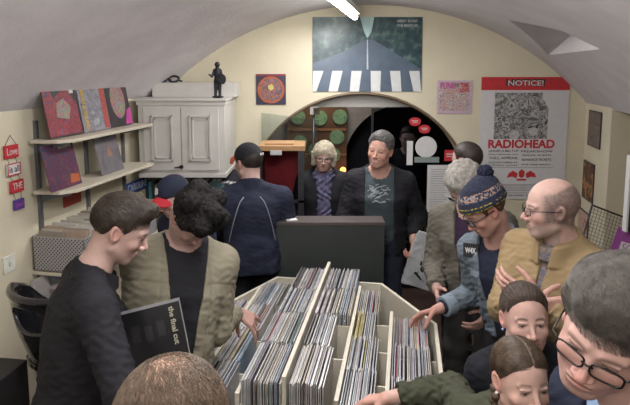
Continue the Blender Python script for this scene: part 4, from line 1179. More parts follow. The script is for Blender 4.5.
# shelf with books in the dark niche below the cabinet
ns = empty('book_shelf', (W(128, 0, 4.9)[0], 4.62, W(150, 197, 4.9)[2]), label='pale shelf of books in the shadowed niche under the cabinet', cat='shelf')
lenb = 1.0; m = MB(); m.bb((0, 0, -.025), (lenb, .5, 0)); m.build('board', shelfm, ns)
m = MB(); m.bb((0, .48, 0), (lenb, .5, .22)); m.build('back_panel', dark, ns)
bcol = [(.03, .035, .05), (.05, .24, .27), (.04, .04, .045), (.25, .23, .2), (.10, .2, .24), (.2, .16, .13), (.06, .06, .09), (.14, .14, .18)]
xx = .12
for k in range(24):
    w_ = rnd.uniform(.02, .042); h_ = rnd.uniform(.13, .17); c_ = bcol[k % 8] if k < 8 else rnd.choice(bcol)
    bk = empty('book', (ns.location.x+xx+w_/2, 4.82, ns.location.z), label='hardback book in the dim row under the cabinet' , cat='book', group='books under the cabinet')
    m = MB(); m.bb((-w_/2, 0, 0), (w_/2, .003, h_)); m.bb((-w_/2, 0, 0), (-w_/2+.002, .13, h_)); m.bb((w_/2-.002, 0, 0), (w_/2, .13, h_)); m.build('cover', mat('book cloth %d' % bcol.index(c_), c_, rough=.6), bk)
    m = MB(); m.bb((-w_/2+.002, .003, .004), (w_/2-.002, .126, h_-.004)); m.build('pages', white, bk)
    xx += w_+.002
# ------------------------------------------------------------------ dark counter panel behind the bins
Yc = 3.50
a = W(274.5, 222, Yc); b = W(384.5, 222, Yc)
ct = empty('counter', ((a[0]+b[0])/2, Yc, 0), label='dark grey panelled counter behind the record browser', cat='counter')
hw = (b[0]-a[0])/2; zt = a[2]
dg = mat('charcoal laminate', (.030, .037, .036), rough=.5, var=.15, scale=6)
m = MB(); m.bb((-hw, 0, 0), (hw, .02, zt-.02)); m.build('front_panel', dg, ct)
m = MB(); m.bb((-hw, .02, 0), (-hw+.02, .15, zt-.02)); m.bb((hw-.02, .02, 0), (hw, .15, zt-.02)); m.build('side_panel', dg, ct)
m = MB(); m.bb((-hw-.003, -.006, zt-.022), (hw+.003, .155, zt)); m.build('top', mat('brown grey worktop', (.075, .06, .055), rough=.4), ct, bevel=.003)
m = MB(); m.box((-hw+.11, .05, zt+.0025), (.075, .05, .004), Matrix.Rotation(.3, 3, 'Z')); o = m.build('white_card', white); o.location = ct.location; tag(o, 'small white card lying on the left end of the counter', 'card')
# ------------------------------------------------------------------ record browser
th = math.atan(.165); ct_, st_ = math.cos(th), math.sin(th)
def BW(v, u, z=0): return np.array([u*st_+v*ct_, u*ct_-v*st_, z])
bn = empty('record_browser', (0, 0, 0), -th, label='large pale wooden record browser with slanting divided bays', cat='record browser')
binm = mat('pale cream laminate', (.62, .58, .48), rough=.5, var=.04)
ZS, ZC = .86, .94          # bay side height: outer bays and raised centre
outer = [(-.80, 3.33), (-.12, 3.33), (.19, 2.82), (.19, 1.97), (-.86, 1.97), (-1.07, 2.30), (-1.07, 2.72)]
c0 = np.mean(outer, 0)
m = MB()
k = len(outer); ins = []
for i in range(k):
    p0, p1, p2 = np.array(outer[i-1]), np.array(outer[i]), np.array(outer[(i+1) % k])
    d1_, d2_ = unit(p1-p0), unit(p2-p1); n1, n2 = np.array([d1_[1], -d1_[0]]), np.array([d2_[1], -d2_[0]]); nn = unit(n1+n2); ins.append(p1+nn*.018/max(nn@n1, .3))
for i in range(k):
    if i == 3: continue  # the near end has its own low front
    j = (i+1) % k
    m.prism([tuple(outer[i]), tuple(outer[j]), tuple(ins[j]), tuple(ins[i])], 0.08, .865)
m.build('outer_panel', binm, bn)
m = MB(); m.prism([tuple(outer[3]), tuple(outer[4]), tuple(ins[4]), tuple(ins[3])],   .08, .56); m.build('front_panel', binm, bn)
m = MB(); m.prism(outer, .52, .54); m.prism([(c0[0]+(x-c0[0])*.92, c0[1]+(y-c0[1])*.92) for x, y in outer], 0, .08); m.build('base_board', mat('dark plinth board', (.08, .07, .06)), bn)
# dividers between columns: (v, u near, u far, z)
for v, u0, u1, z in ((-.455, 1.99, 3.315, .99), (-.65, 1.99, 3.315, .90), (-.245, 1.99, 3.16, .91), (-.050, 1.99, 2.90, .88), (-.86, 2.0, 3.15, .87)):
    m = MB(); m.bb((v-.009, u0, .54), (v+.009, u1, z)); m.build('divider', binm, bn, bevel=.002)
# record columns: (v0, v1, far u, rows, top z, fill, pitch)
columns = [(-1.05, -.87, 2.98, 2, .85, .97, .325), (-.85, -.66, 3.22, 4, .865, .86, .312), (-.64, -.465, 3.30, 4, .95, .97, .325), (-.445, -.255, 3.30, 4, .955, .80, .325), (-.235, -.06, 3.12, 4, .885, .78, .288), (-.04, .17, 2.84, 3, .86, .80, .295)]
scol = [((.46, .46, .48), 12), ((.55, .54, .53), 10), ((.34, .35, .38), 8), ((.17, .17, .20), 5), ((.38, .42, .46), 6), ((.20, .28, .38), 2.5), ((.38, .10, .11), 1.6), ((.46, .40, .18), 1.2), ((.50, .46, .36), 6), ((.26, .22, .18), 3), ((.45, .14, .26), .6), ((.14, .30, .32), .8), ((.48, .26, .12), .5), ((.07, .07, .08), 3), ((.36, .32, .40), 2)]
lp = []
for i, (c_, w_) in enumerate(scol):
    m = MB(); m.bb((0, -.157, 0), (.0036, .157, .315)); me = m.mesh('lp_sleeve'); me.materials.append(mat('lp sleeve %d' % i, c_, rough=.28, var=.25, scale=14, spec=.6)); lp.append(me)
wts = [w_ for _, w_ in scol]
recs = []
rowd = ['farthest', 'second', 'third', 'nearest', 'last']
cold = ['far left bay', 'second bay from the left', 'bay left of the tall divider', 'bay right of the tall divider', 'second bay from the right', 'far right bay']
for ci, (v0, v1, uf, nr, zt, fill, pit) in enumerate(columns):
    for rI in range(nr):
        un = uf-pit*(rI+1)+.008
        uc = un+.157
        f_ = fill*(1 if ci not in (3, 4, 1, 5) else rnd.choice([.95, .8, .72]))
        if ci in (3,) and rI < 2: f_ = .98
        if ci == 5: f_ = .86
        f_ = min(f_, .98)
        nrec = int((v1-v0)*f_/.0057)
        for k in range(nrec):
            v = v0+.004+k*.0057
            mi = rnd.choices(range(len(lp)), wts)[0]
            if ci == 4 and rI == 1 and k < 6: mi = 7
            recs.append((ci, rI, v+rnd.uniform(-.0006, .0006), uc+rnd.uniform(-.006, .006), zt-.315+rnd.uniform(-.010, .006), mi, rnd.uniform(-.012, .02)))
        # cross partition at the near end of each cell
        if rI < nr-1 or ci == 0:
            m = MB(); m.bb((v0-.008, un-.012, .54), (v1+.008, un-.004, zt-.06)); m.build('cross_partition', binm, bn)
recs.sort(key=lambda r: np.linalg.norm(BW(r[2], r[3], 1.0)-np.array([0, 0, 2.2])))
keep, rest = recs[:300], recs[300:]
for (ci, rI, v, u, z, mi, tl) in keep:
    o = bpy.data.objects.new('vinyl_record', lp[mi]); COL.objects.link(o)
    P = BW(v, u); o.location = (P[0], P[1], z); o.rotation_euler = (0, tl, -th)
    tag(o, 'record sleeve standing in the %s row of the %s' % (rowd[rI], cold[ci]), 'record', 'records in the %s row of the %s' % (rowd[rI], cold[ci]))
mb = MB(); 
grp = {}
for rr_ in rest: grp.setdefault(rr_[5], []).append(rr_)
verts, faces, mi_ = [], [], []
mats_ = []
for mi, L_ in grp.items():
    mats_.append(lp[mi].materials[0])
    for (ci, rI, v, u, z, _, tl) in L_:
        q = MB(); q.bb((0, -.157, 0), (.0036, .157, .315)); P = BW(v, u); M = Matrix.Translation((P[0], P[1], z)) @ Matrix.Rotation(-th, 4, 'Z') @ Matrix.Rotation(tl, 4, 'Y')
        b_ = len(verts); verts += [tuple(M @ Vector(x)) for x in q.v]; faces += [tuple(b_+i for i in f) for f in q.f]; mi_ += [len(mats_)-1]*6
me = bpy.data.meshes.new('far_records'); me.from_pydata(verts, [], faces)
for q in mats_: me.materials.append(q)
me.polygons.foreach_set('material_index', mi_); me.update()
o = bpy.data.objects.new('far_vinyl_records', me); COL.objects.link(o); tag(o, 'long-playing records filling the farther rows of the pale browser', 'records', kind='stuff')
# odd sleeves standing proud: a blank green one at the left, a yellow box
def odd(name, v, u, z, d, m, label, rot=0):
    q = MB(); q.bb((0, -d[1]/2, 0), (d[0], d[1]/2, d[2])); o = q.build(name, m); P = BW(v, u); o.location = (P[0], P[1], z); o.rotation_euler = (0, rot, -th); tag(o, label, 'record'); return o
# ------------------------------------------------------------------ black moulded bar chair at the left
ch = empty('moulded_bar_chair', (-1.12, 2.42, 0.07), math.radians(66), label='glossy black moulded bar chair with a handle hole in its back', cat='chair')
gb = mat('glossy black plastic', (.010, .010, .012), rough=.12, coat=.5)
def chair(P):
    x, y, z = P[:, 0], P[:, 1], P[:, 2]
    # shell: half bowl, open to +x side
    r = np.sqrt((x/1.05)**2+y**2)
    prof = np.interp(z, [.77, .81, .87, .97, 1.07, 1.17, 1.27], [.02, .12, .185, .215, .232, .245, .25])
    d = np.abs(r-prof)-.010
    seat = np.maximum(np.abs(z-.805-.9*r*r)-.012, r-.20)
    top = 1.17-.5*np.clip(x+.16, 0, .3)
    d = np.maximum(d, np.maximum(z-top,   .79-z)); xc = x-.16+np.clip(z-.90, 0, 1)*.95; d = np.maximum(d, xc)
    # oval hole in the back
    a = np.arctan2(y, -x)*.24
    h_ = (np.sqrt((a/.125)**2+((z-1.075)/.055)**2)-1)*.055
    d = smax(d, -np.where(x < 0, h_, 1), .012)
    rim = np.sqrt((r-.243)**2+(z-top)**2)-.016; rim = np.maximum(rim, xc)
    return smin(smin(d, seat, .02), rim, .012)
V, Q_ = mesh_sdf(chair, (-.30, -.30, .74), (.25, .30, 1.24), .007)
np_mesh('shell', V, Q_, gb, ch)
m = MB(); m.cyl((0, 0), .028, .0, .80, 20); m.build('column', chrome, ch, smooth=False)
m = MB(); m.cyl((0, 0), .21, -.07, .012, 32); m.cyl((0, 0), .20, .012, .035, 32, .03); m.build('base', chrome, ch)
m = MB(); m.tube([(.16*math.cos(t), .16*math.sin(t), .30) for t in [2*math.pi*k/24 for k in range(24)]], .010, 8, True); m.bb((-.16, -.008, .292), (.16, .008, .308)); m.build('foot_ring', chrome, ch)
# black case at the left edge
sb = empty('black_equipment_case', (-1.47, 2.12, 0), math.radians(-8), label='tall black case at the left edge below the bar chair', cat='case')
m = MB(); m.bb((-.2, -.15, .0), (.2, .15, .95)); m.build('case_body', mat('black vinyl cloth', (.015, .015, .017), rough=.6, bump=.2), sb, bevel=.008)
m = MB()
for sx_ in (-1, 1):
    for z in (0, .92): m.bb((sx_*.2-.02, -.155, z), (sx_*.2+.004, -.12, z+.035))
m.build('corner', black, sb)
# ------------------------------------------------------------------ things at the right edge
P = W(612, 240, 3.6)
rk = empty('wire_mesh_tray', (P[0]+.02, 3.75, W(612, 270, 3.6)[2]), label='black framed wire mesh tray leaning against the pier', cat='tray')
Rm = Matrix.Rotation(math.radians(-20), 3, 'X') @ Matrix.Rotation(math.radians(22), 3, 'Y')
m = MB(); w_, h_ = .34, .37
def T3(x, z): return tuple(Rm @ Vector((x, 0, z+.0)))
m.tube([T3(-w_/2, 0), T3(w_/2, 0), T3(w_/2, h_), T3(-w_/2, h_)], .009, 6, True); m.build('frame', black, rk)
m = MB()
for k in range(1, 14):
    m.tube([T3(-w_/2+w_*k/14, 0), T3(-w_/2+w_*k/14, h_)], .002, 4); m.tube([T3(-w_/2, h_*k/14), T3(w_/2, h_*k/14)], .002, 4)
m.build('wire_mesh', mat('grey wire', (.12, .11, .11), rough=.4), rk)
tb = empty('side_table', (1.98+.25, 3.85, 0), label='dark side table carrying the wire tray at the right edge', cat='table')
zt = rk.location.z-.062
m = MB(); m.bb((-.45, -.35, zt-.03), (.45, .2, zt)); m.build('tabletop', wood, tb)
for sx_ in (-1, 1):
    for sy_ in (-.30, .15):
        m = MB(); m.bb((sx_*.40-.02, sy_-.02, 0), (sx_*.40+.02, sy_+.02, zt-.03)); m.build('leg', wood, tb)
pu = empty('purple_leaflet', tuple(W(628, 246, 3.35)), math.radians(-15), label='purple and white leaflet standing at the right edge of the picture', cat='leaflet')
m = MB(); m.box((0, 0, 0), (.18, .006, .20), Matrix.Rotation(.25, 3, 'Y')); m.build('sheet', mat('violet print', (.30, .07, .30)), pu)
m = MB(); m.box((.01, -.004, -.02), (.12, .002, .07), Matrix.Rotation(.25, 3, 'Y')); m.build('white_area', white, pu)
t_ = text(pu, 'SOU', (.012, -.0062, -.02), .07, mat('violet print', (.30, .07, .30)), width=.10); t_.rotation_euler = (math.pi/2, .25, 0)
bp_ = empty('black_shop_sign', (W(640, 200, 3.3)[0], 3.3, 1.2), label='tall black panel with a pale edge at the right edge of the picture', cat='sign')
m = MB(); m.bb((-.07, -.01, 0), (.25, .03, .48)); m.build('panel', art_mat('black print with flecks', [(.01, .01, .012), (.02, .02, .025), (.01, .01, .012), (.03, .09, .04), (.012, .012, .015)], scale=10, kind='noise'), bp_)
m = MB(); m.bb((-.082, -.012, 0), (-.07, .03, .48)); m.build('edge_strip', white, bp_)
m = MB(); m.bb((.05, .0, -1.2), (.09, .03, 0)); m.bb((-.05, -.15, -1.2), (.2, .15, -1.17)); m.build('stand', black, bp_)
# ================================================================== PEOPLE
def cloth(name, c, var=.12, bump=.25, rough=.85, bscale=200, **k): return mat(name, c, rough=rough, var=var, scale=9, bump=bump, bscale=bscale, spec=.25, **k)
navy = cloth('navy cloth', (.018, .022, .042)); blackc = cloth('black cloth', (.016, .016, .020)); denimd = cloth('dark denim', (.025, .032, .05))
darkt = cloth('dark trouser cloth', (.018, .018, .022))
def hairm(name, c, var=.35): return mat(name, c, rough=.5, var=var, scale=30, stretch=(4, 1, 2.2), bump=.5, bscale=60, spec=.4)
def person_tag(p, label): tag(p.root, label, 'person')
# ---- young man in black at the left, in profile
hp = W(122, 228, 1.84)
p = Person('person', hp, -78, 27, 0, .95, body_yaw=-62, pelvis=(hp[0]-.20, hp[1]-.12), neck_f=.075, shoulders=.19, h=.0028, brow=(.04, .025, .015), eye=.0018, lip=.7, flush=.5,
           rhand=dict(at=W(124, 388, 1.70), dir=(.8, .5, -.25), back=(.2, -.4, .9), curl=(35, 40, 25), show=True, elbow=(.35, -.1, -1)),
           lhand=dict(at=W(178, 345, 1.88)+[0, .05, -.1], dir=(.3, -.9, .1), back=(.9, .2, 0), curl=(40, 45, 30)))
person_tag(p, 'young man with swept-up brown hair in a black jacket looking down at a record')
p.body()
def quiff(Q):
    x, y, z = Q[:, 0], Q[:, 1], Q[:, 2]
    d = hair_cap(.010, (.083, .068), (-.09, -.052), side=.0, noise=.0022)(Q)
    q = cone(Q, (0, -.02, .098), (0, .070, .102), .032, .026); q = smin(q, cone(Q, (-.035, .035, .092), (.035, .05, .092), .026, .026), .02)
    q = q+.0015*sns(Q*np.array([1.5, .5, 1]), 170)+.002*sns(Q, 60)
    return smin(d, q, .025)
p.hairpiece(hairm('brown hair', (.042, .030, .024)), quiff)
def cmq(Q):
    top = np.clip((Q[:, 2]-.03)/.06, 0, 1)[:, None]
    return top*np.array([0, .9, .3])+(1-top)*np.array([0, -.5, -.9])
strands(p, quiff, 5000, cmq, mat('brown strands', (.055, .040, .030), rough=.45, var=.5, scale=50), (.015, .03), .0004, 5)
p.garment('jacket', blackc, g=.018, sleeves=.93, hem=-.10, necko=.062, collar=.02, collar_h=.02, open=[.03, .02, .02, .03], fold=.004, h=.006)
p.garment('shirt', navy, g=.008, sleeves=0, hem=-.02, necko=.058, h=.009)
p.trousers(darkt)
# record he is holding
P0 = W(142, 331, 1.84)
lpw = .315
e = empty('held_record', tuple(P0-np.array([0, 0, .13])), math.radians(8), label='black record sleeve with small white upright lettering held by the young man', cat='record')
Rr = Matrix.Rotation(math.radians(-14), 3, 'X') @ Matrix.Rotation(math.radians(-11), 3, 'Y')
m = MB(); m.box((0, 0, .04), (.315, .006, .315), Rr); m.build('cover', mat('matt black card', (.012, .012, .015), rough=.35), e)
m = MB(); m.box(tuple(Rr @ Vector((.0, -.002, .160))+Vector((0, 0, .04))), (.322, .009, .010), Rr); m.build('plastic_edge', mat('plastic edge with glare', (.30, .30, .32), rough=.15), e)  # plastic edge; its pale grey stands in for the glare along it
m = MB(); m.box(tuple(Rr @ Vector((.160, -.002, .0))+Vector((0, 0, .04))), (.003, .009, .315), Rr); m.build('plastic_edge', mat('plastic edge with glare', (.30, .30, .32)), e)
t_ = text(e, 'the final cut', (0, 0, 0), .026, mat('cream lettering', (.42, .40, .30)), width=.135, bold=.0006)
t_.matrix_local = Matrix.Translation(Rr @ Vector((.125, -.0042, .075))+Vector((0, 0, .04))) @ (Rr.to_4x4() @ Matrix.Rotation(math.pi/2, 4, 'X') @ Matrix.Rotation(-math.pi/2, 4, 'Z'))
for k in range(5):
    m = MB(); m.box(tuple(Rr @ Vector((-.10+k*.045, -.0035, .075-.01*(k % 2)))+Vector((0, 0, .04))), (.028, .001, .055), Rr); m.build('dim_print', mat('dim grey print', (.020, .020, .024), rough=.5), e)
# ---- man in the tan jacket bowed over the records
hp = W(194, 217, 2.14)
p = Person('person', hp, -128, 60, 0, 1.0, body_yaw=-150, pelvis=(hp[0]-.10, hp[1]-.12), neck_f=.05, neckdrop=.17, shoulders=.175, h=.0032, eye=.002,
           lhand=dict(at=W(236, 311, 2.46), dir=(.80, .10, -.62), back=(.2, -.5, .8), curl=((18, 20, 10), (30, 25, 15), (38, 30, 15), (22, 15, 10)), spread=13, thumb=(45, 45), show=True, elbow=(-.1, -.5, -.9)),
           rhand=dict(at=hp+[-.12, -.18, -.75]))
person_tag(p, 'dark-haired man in a tan zip jacket bowing his head and flicking through records')
p.body()
def mop(Q):
    d = ell(Q, (0, -.012, .035), (.092, .112, .096))
    for (a, r) in (((-.05, .05, .085), .042), ((.045, .06, .08), .042), ((0, .03, .115), .045), ((.06, -.04, .09), .045), ((-.06, -.03, .09), .045), ((0, -.08, .08), .05), ((.055, .02, .03), .040), ((-.055, .02, .03), .040)): d = smin(d, sph(Q, a, r), .012)
    d = d+.004*sns(Q, 120)+.003*sns(Q, 260, 2)
    zc = np.interp(Q[:, 1], [-.12, -.04, .02, .05, .09], [-.075, -.06, -.045, .02, .045])
    return smax(d, zc-Q[:, 2], .012)
p.hairpiece(mat('black curly hair', (.012, .011, .011), rough=.75, spec=.15, var=.4, scale=90), mop)
tan = cloth('tan cotton', (.215, .198, .145)); 
p.garment('jacket', tan, g=.022, sleeves=.94, hem=-.12, open=[.055, .055, .075, .10], necko=.068, collar=.03, collar_h=.026, fold=.004, h=.006, seams=[('h', .74), ('v', .105), ('v', -.105)])
p.garment('shirt', blackc, g=.012, sleeves=0, hem=-.05, necko=.058, h=.009)
p.trousers(darkt)
# ---- small figure in the cap with a red brim
hp = W(173, 196, 3.0)
p = Person('person', hp, 142, 20, 0, .92, body_yaw=140, h=.005, shoulders=.17)
person_tag(p, 'person half hidden behind the tan jacket in a navy cap with a red brim')
p.body(); p.garment('jacket', navy, g=.02, h=.012, sleeves=.93); p.trousers(darkt)
def capf(Q):
    x, y, z = Q[:, 0], Q[:, 1], Q[:, 2]
    d = ell(Q, (0, -.010, .036), (.087, .108, .095)); d = smax(d, .022-z+.14*y, .004)
    return d
def brimf(Q):
    x, y, z = Q[:, 0], Q[:, 1], Q[:, 2]
    zc = .048-.9*x*x/.09-.15*(y-.08)
    d = np.maximum(np.abs(z-zc)-.003, np.sqrt((x/.075)**2+((y-.075)/.085)**2)*.08-.08); return np.maximum(d, .07-y)
def cap(p, m1, m2, logo=None, lm=None):
    c = p.hairpiece(m1, capf, name='cap'); b = p.hairpiece(m2, brimf, h=.0022, name='cap_brim')
    def band(Q): return np.maximum(np.abs(ell(Q, (0, -.010, .036), (.088, .109, .096)))-.0015, np.maximum(.032-Q[:, 2]-.12*Q[:, 1], Q[:, 2]+.12*Q[:, 1]-.040))
    if logo:
        t = text(p.root, logo, (0, 0, 0), .05*p.s, lm, bold=.003)
        R_ = Matrix(p.R.tolist()).to_4x4()
        t.matrix_local = Matrix.Translation(Vector(p.to_world((0, .095, .085))-p.org)) @ R_ @ Matrix.Rotation(math.pi, 4, 'Z') @ Matrix.Rotation(math.radians(62), 4, 'X')
    return c
red_c = cloth('red cotton', (.42, .03, .04))
cap(p, navy, red_c, 'B', mat('white stitching', (.6, .6, .6)))
p.hairpiece(hairm('dark hair', (.02, .015, .012)), hair_cap(.008, noise=.002))
# ---- man with his back to us, navy jacket and black cap
hp = W(248, 162, 3.62)
p = Person('person', hp, 42, 6, 0, 1.02, body_yaw=10, h=.005, shoulders=.20, fat=1.05, rhand=dict(at=hp+[.16, .25, -.62]), lhand=dict(at=hp+[-.22, .25, -.65]))
person_tag(p, 'man seen from behind in a navy jacket with grey shoulder piping and a black cap')
p.body()
p.garment('jacket', navy, g=.024, hem=-.16, sleeves=.93, necko=.062, collar=.04, collar_h=.048, h=.009, fold=.006)
mb = MB(); pip = []
for k in (-1, 1):
    pts = []
    for i in range(12):
        t = i/11; q = p.sh[k]*(1-t)+(p.pel+p.rt*k*.20*p.s+[0, 0, .15])*t
        q = p.nb+p.rt*k*(.05+.10*t**.6)*p.s-p.fwt*.2-p.up*(.03+.30*t)*p.s
        for it in range(30): q = q+p.fwt*max(min(float(np.minimum(p.torso(q[None], .026), p.shoulders(q[None], .020))[0]), .03), -.03)*.6
        pts.append(Vector(q-p.org))
    mb.tube(pts, .004, 6)
mb.build('piping', mat('grey piping', (.22, .23, .26)), p.root, smooth=True)
p.trousers(darkt)
p.hairpiece(hairm('dark hair', (.02, .015, .012)), hair_cap(.007, noise=.0015, back=(-.09, -.06)))
cap(p, blackc, mat('orange cotton', (.50, .10, .04)))
m = MB(); 
t = text(p.root, 'NY', (0, 0, 0), .022, mat('white stitching', (.6, .6, .6)), bold=.001)
t.matrix_local = Matrix.Translation(Vector(p.to_world((.03, -.121, .050))-p.org)) @ Matrix(p.R.tolist()).to_4x4() @ Matrix.Rotation(math.radians(80), 4, 'X')
# ---- blonde woman
hp = W(324, 156, 4.28)
p = Person('person', hp, 178, 9, -4, .93, body_yaw=182, h=.0045, shoulders=.165, ridge=.2, lip=.9, brow=(.15, .10, .06), skin=(.50, .33, .28))
person_tag(p, 'blonde woman in dark glasses and a patterned blue scarf standing beyond the counter')
p.body()
def bob(Q):
    x, y, z = Q[:, 0], Q[:, 1], Q[:, 2]
    d = ell(Q, (0, -.015, .032), (.088, .108, .097))+.003*sns(Q, 90)
    d = smin(d, cone(Q, (-.078, 0, .02), (-.085, .01, -.07), .026, .018), .03); d = smin(d, cone(Q, (.078, 0, .02), (.085, .01, -.07), .026, .018), .03); d = smin(d, cone(Q, (0, -.07, 0), (0, -.08, -.08), .06, .05), .03)
    face = ell(Q, (0, .10, -.035), (.060, .10, .090)); d = smax(d, -face, .01)
    return d+.0035*np.sin(np.arctan2(x, y)*28+4*np.sin(z*30))
p.hairpiece(hairm('ash blonde hair', (.40, .35, .26), .2), bob)
strands(p, bob, 4000, lambda Q: np.stack([Q[:, 0]*6, .2+0*Q[:, 0], -1+0*Q[:, 0]], 1), mat('blonde strands', (.52, .47, .36), rough=.5, var=.5, scale=40), (.03, .06), .0008, 10, spread=.3, dz=-.6, lift=.002)
p.glasses(mat('dark spectacle frame', (.01, .01, .012), rough=.3), r=.0022)
p.garment('coat', blackc, g=.024, hem=-.45, open=[.03, .03, .04, .06], necko=.07, collar=.03, h=.010)
scarfm = art_mat('patterned scarf cloth', [(.03, .03, .08), (.16, .17, .24), (.05, .06, .15), (.15, .10, .16), (.03, .035, .08)], scale=26, kind='noise', rough=.8)
def scarf(P):
    x, y, z = p.loc(P); z = z-p.tl/p.s
    q = np.sqrt(x**2+(y*1.0)**2)
    d = np.sqrt((q-.078)**2+((z+.01)*.75)**2)-.034
    d = smin(d, cone(np.stack([x, y, z], 1), (.03, .10, -.03), (.015, .155, -.50), .040, .036), .03)
    d = np.minimum(d, cone(np.stack([x, y, z], 1), (-.03, .10, -.03), (-.03, .150, -.42), .036, .030))
    return (d+.006*np.sin(x*90+8*np.sin(z*20))+.004*sns(P, 60))*p.s
V, Q_ = mesh_sdf(scarf, p.nb-[.25, .3, .6], p.nb+[.25, .25, .15], .008); np_mesh('scarf', V, Q_, scarfm, p.root, p.org)
p.trousers(darkt)
# ---- smiling man, open black jacket over a grey T-shirt
hp = W(380, 150, 3.86)
p = Person('person', hp, 156, 0, -7, 1.03, body_yaw=172, h=.0042, shoulders=.18, smile=.85, teeth=1, ridge=.5, eye=.0018, lip=.5, brow=(.12, .10, .09), flush=.8, fat=1.12, skin=(.50, .29, .23),
           lhand=dict(at=W(413, 240, 3.78), dir=(.05, -.1, -1), back=(1, .1, 0), curl=(60, 70, 40), elbow=(.4, .5, -.5)), rhand=dict(at=hp+[-.26, -.12, -.72]))
person_tag(p, 'smiling grey-haired man in an open black jacket and a grey T-shirt')
p.body(); p.hairpiece(hairm('short grey hair', (.095, .09, .088)), hair_cap(.006, (.084, .084), noise=.005, top=.012, side=.015, sx=.99))
strands(p, hair_cap(.006, (.084, .084), noise=.005, top=.012, side=.015, sx=.99), 3500, lambda Q: np.tile([.3, .3, .5], (len(Q), 1))-np.stack([0*Q[:, 0], 0*Q[:, 0], 1.2*(Q[:, 2] < .07)], 1), mat('grey strands', (.16, .155, .15), rough=.5, var=.5, scale=40), (.012, .025), .0006, 8, spread=.35)
p.garment('jacket', blackc, g=.024, hem=-.16, open=[.11, .10, .10, .10], necko=.075, collar=.04, collar_h=.030, h=.009, sleeves=.93, fold=.006)
tee = p.garment('t_shirt', cloth('slate grey jersey', (.055, .075, .085)), g=.012, sleeves=0, hem=-.03, necko=.066, h=.009)
# pale print on the T-shirt
rnd2 = random.Random(8); mb = MB()
for k in range(44):
    x = rnd2.uniform(-.072, .072); z = -.12-.06*rnd2.uniform(-1, 1)*math.sqrt(max(0, 1-(x/.085)**2))
    P_ = p.nb+p.rt*x+p.up*z; P_ = P_+p.fwt*(.131+.03)*1.0
    # settle on the shirt
    for it in range(12):
        q = P_[None]-0; d_ = max(-.05, min(.05, float(p.torso(q, .014)[0]))); P_ = P_-p.fwt*d_*.8
    mb.box(Vector(P_+p.fwt*.003-p.org), (rnd2.uniform(.012, .045), .004, rnd2.uniform(.004, .009)), Matrix.Rotation(math.radians(-4+rnd2.uniform(-25, 25)), 3, 'Y'))
mb.build('shirt_print', mat('pale print ink', (.33, .37, .38)), p.root)
p.trousers(denimd)
# white bag in his hand
hw_ = p.arms[-1]['wr']
P = W(424, 262, 3.70)
bg = empty('white_carrier_bag', (P[0]-.005, 3.72, P[2]-.20), math.radians(-8), label='flat white carrier bag with black figures hanging from the smiling man’s hand', cat='bag')
bm_ = mat('white polythene', (.40, .42, .43), rough=.45, var=.1)
def bag(Q):
    z = Q[:, 2]; hw2 = np.interp(z, [0, .30, .36, .42], [.155, .14, .10, .05]); xc = np.interp(z, [0, .30, .42], [0, -.01, -.075])
    d = np.maximum(np.abs(Q[:, 0]-xc)-hw2, np.abs(Q[:, 1]+.006*np.sin(Q[:, 0]*30+Q[:, 2]*25))-np.interp(z, [0, .1, .3, .42], [.022, .028, .02, .016])); return np.maximum(np.maximum(d, -z), z-.40)*.8+.002*sns(Q, 50)
R5 = np.array(Matrix.Rotation(math.radians(14), 3, 'Y')); V, Q_ = mesh_sdf(bag, (-.2, -.05, -.02), (.2, .05, .42), .006); np_mesh('bag_body', V@R5.T, Q_, bm_, bg)
m = MB()
for (x0, z0) in ((.02, .27), (-.045, .13)):
    for (dx, dz, w_, h_, rz) in ((0, 0, .03, .08, .3), (.02, .01, .085, .02, -.4), (-.01, -.04, .07, .018, .6), (.03, -.04, .018, .055, -.3), (.0, .055, .04, .03, .1)):
        m.box(Matrix(R5.tolist()) @ Vector((x0+dx, -.030, z0+dz)), (w_, .003, h_), Matrix.Rotation(rz+.24, 3, 'Y'))
m.build('printed_marks', ink, bg)
# ---- man seen dimly through the door
hp = W(408, 138, 5.72)
p = Person('person', hp, 170, 5, 0, 1.0, body_yaw=175, h=.006, pelvis=(hp[0], hp[1]+.05)); person_tag(p, 'dim man standing in the dark behind the glass door')
p.body(); p.hairpiece(hairm('dark hair', (.02, .015, .012)), hair_cap(.009), h=.007); p.garment('jacket', blackc, g=.025, h=.014, sleeves=.93); p.trousers(darkt)
# ---- man with the short dark crop behind the grey-haired man
hp = W(466, 160, 3.62)
p = Person('person', hp, 45, 6, 0, 1.0, body_yaw=90, h=.005, pelvis=(hp[0], hp[1]+.03), lhand=dict(at=hp+[-.16, -.1, -.7]), ); person_tag(p, 'man with cropped dark hair in a black jacket, head just behind the grey-haired man')
p.body(); p.hairpiece(hairm('cropped dark hair', (.03, .022, .018)), hair_cap(.007, noise=.001)); p.garment('jacket', blackc, g=.022, h=.011, sleeves=.93, collar=.02); p.trousers(darkt)
# ---- grey-haired man in the stone jacket
hp = W(464, 186, 3.02)
p = Person('person', hp, 140, 42, 0, 1.02, body_yaw=140, pelvis=(hp[0]+.12, hp[1]+.10), neckdrop=.18, h=.0042, shoulders=.185, brow=(.3, .3, .3), fat=1.05,
           rhand=dict(at=W(437, 290, 2.95), curl=(30, 40, 30)), lhand=dict(at=hp+[.12, -.18, -.65]))
person_tag(p, 'older man with white-grey hair and a stone grey jacket leaning over the records')
p.body()
def greymop(Q):
    d = hair_cap(.018, (.088, .062), (-.09, -.07), side=-.02, noise=.005, top=.006)(Q); return d+.005*sns(Q, 90, 3)
p.hairpiece(hairm('white grey hair', (.40, .38, .34), .2), greymop)
strands(p, greymop, 4500, lambda Q: np.tile([.3, -.1, -.9], (len(Q), 1)), mat('white grey strands', (.48, .46, .42), rough=.5, var=.5, scale=40), (.02, .04), .0007, 9, spread=.5, lift=.003)
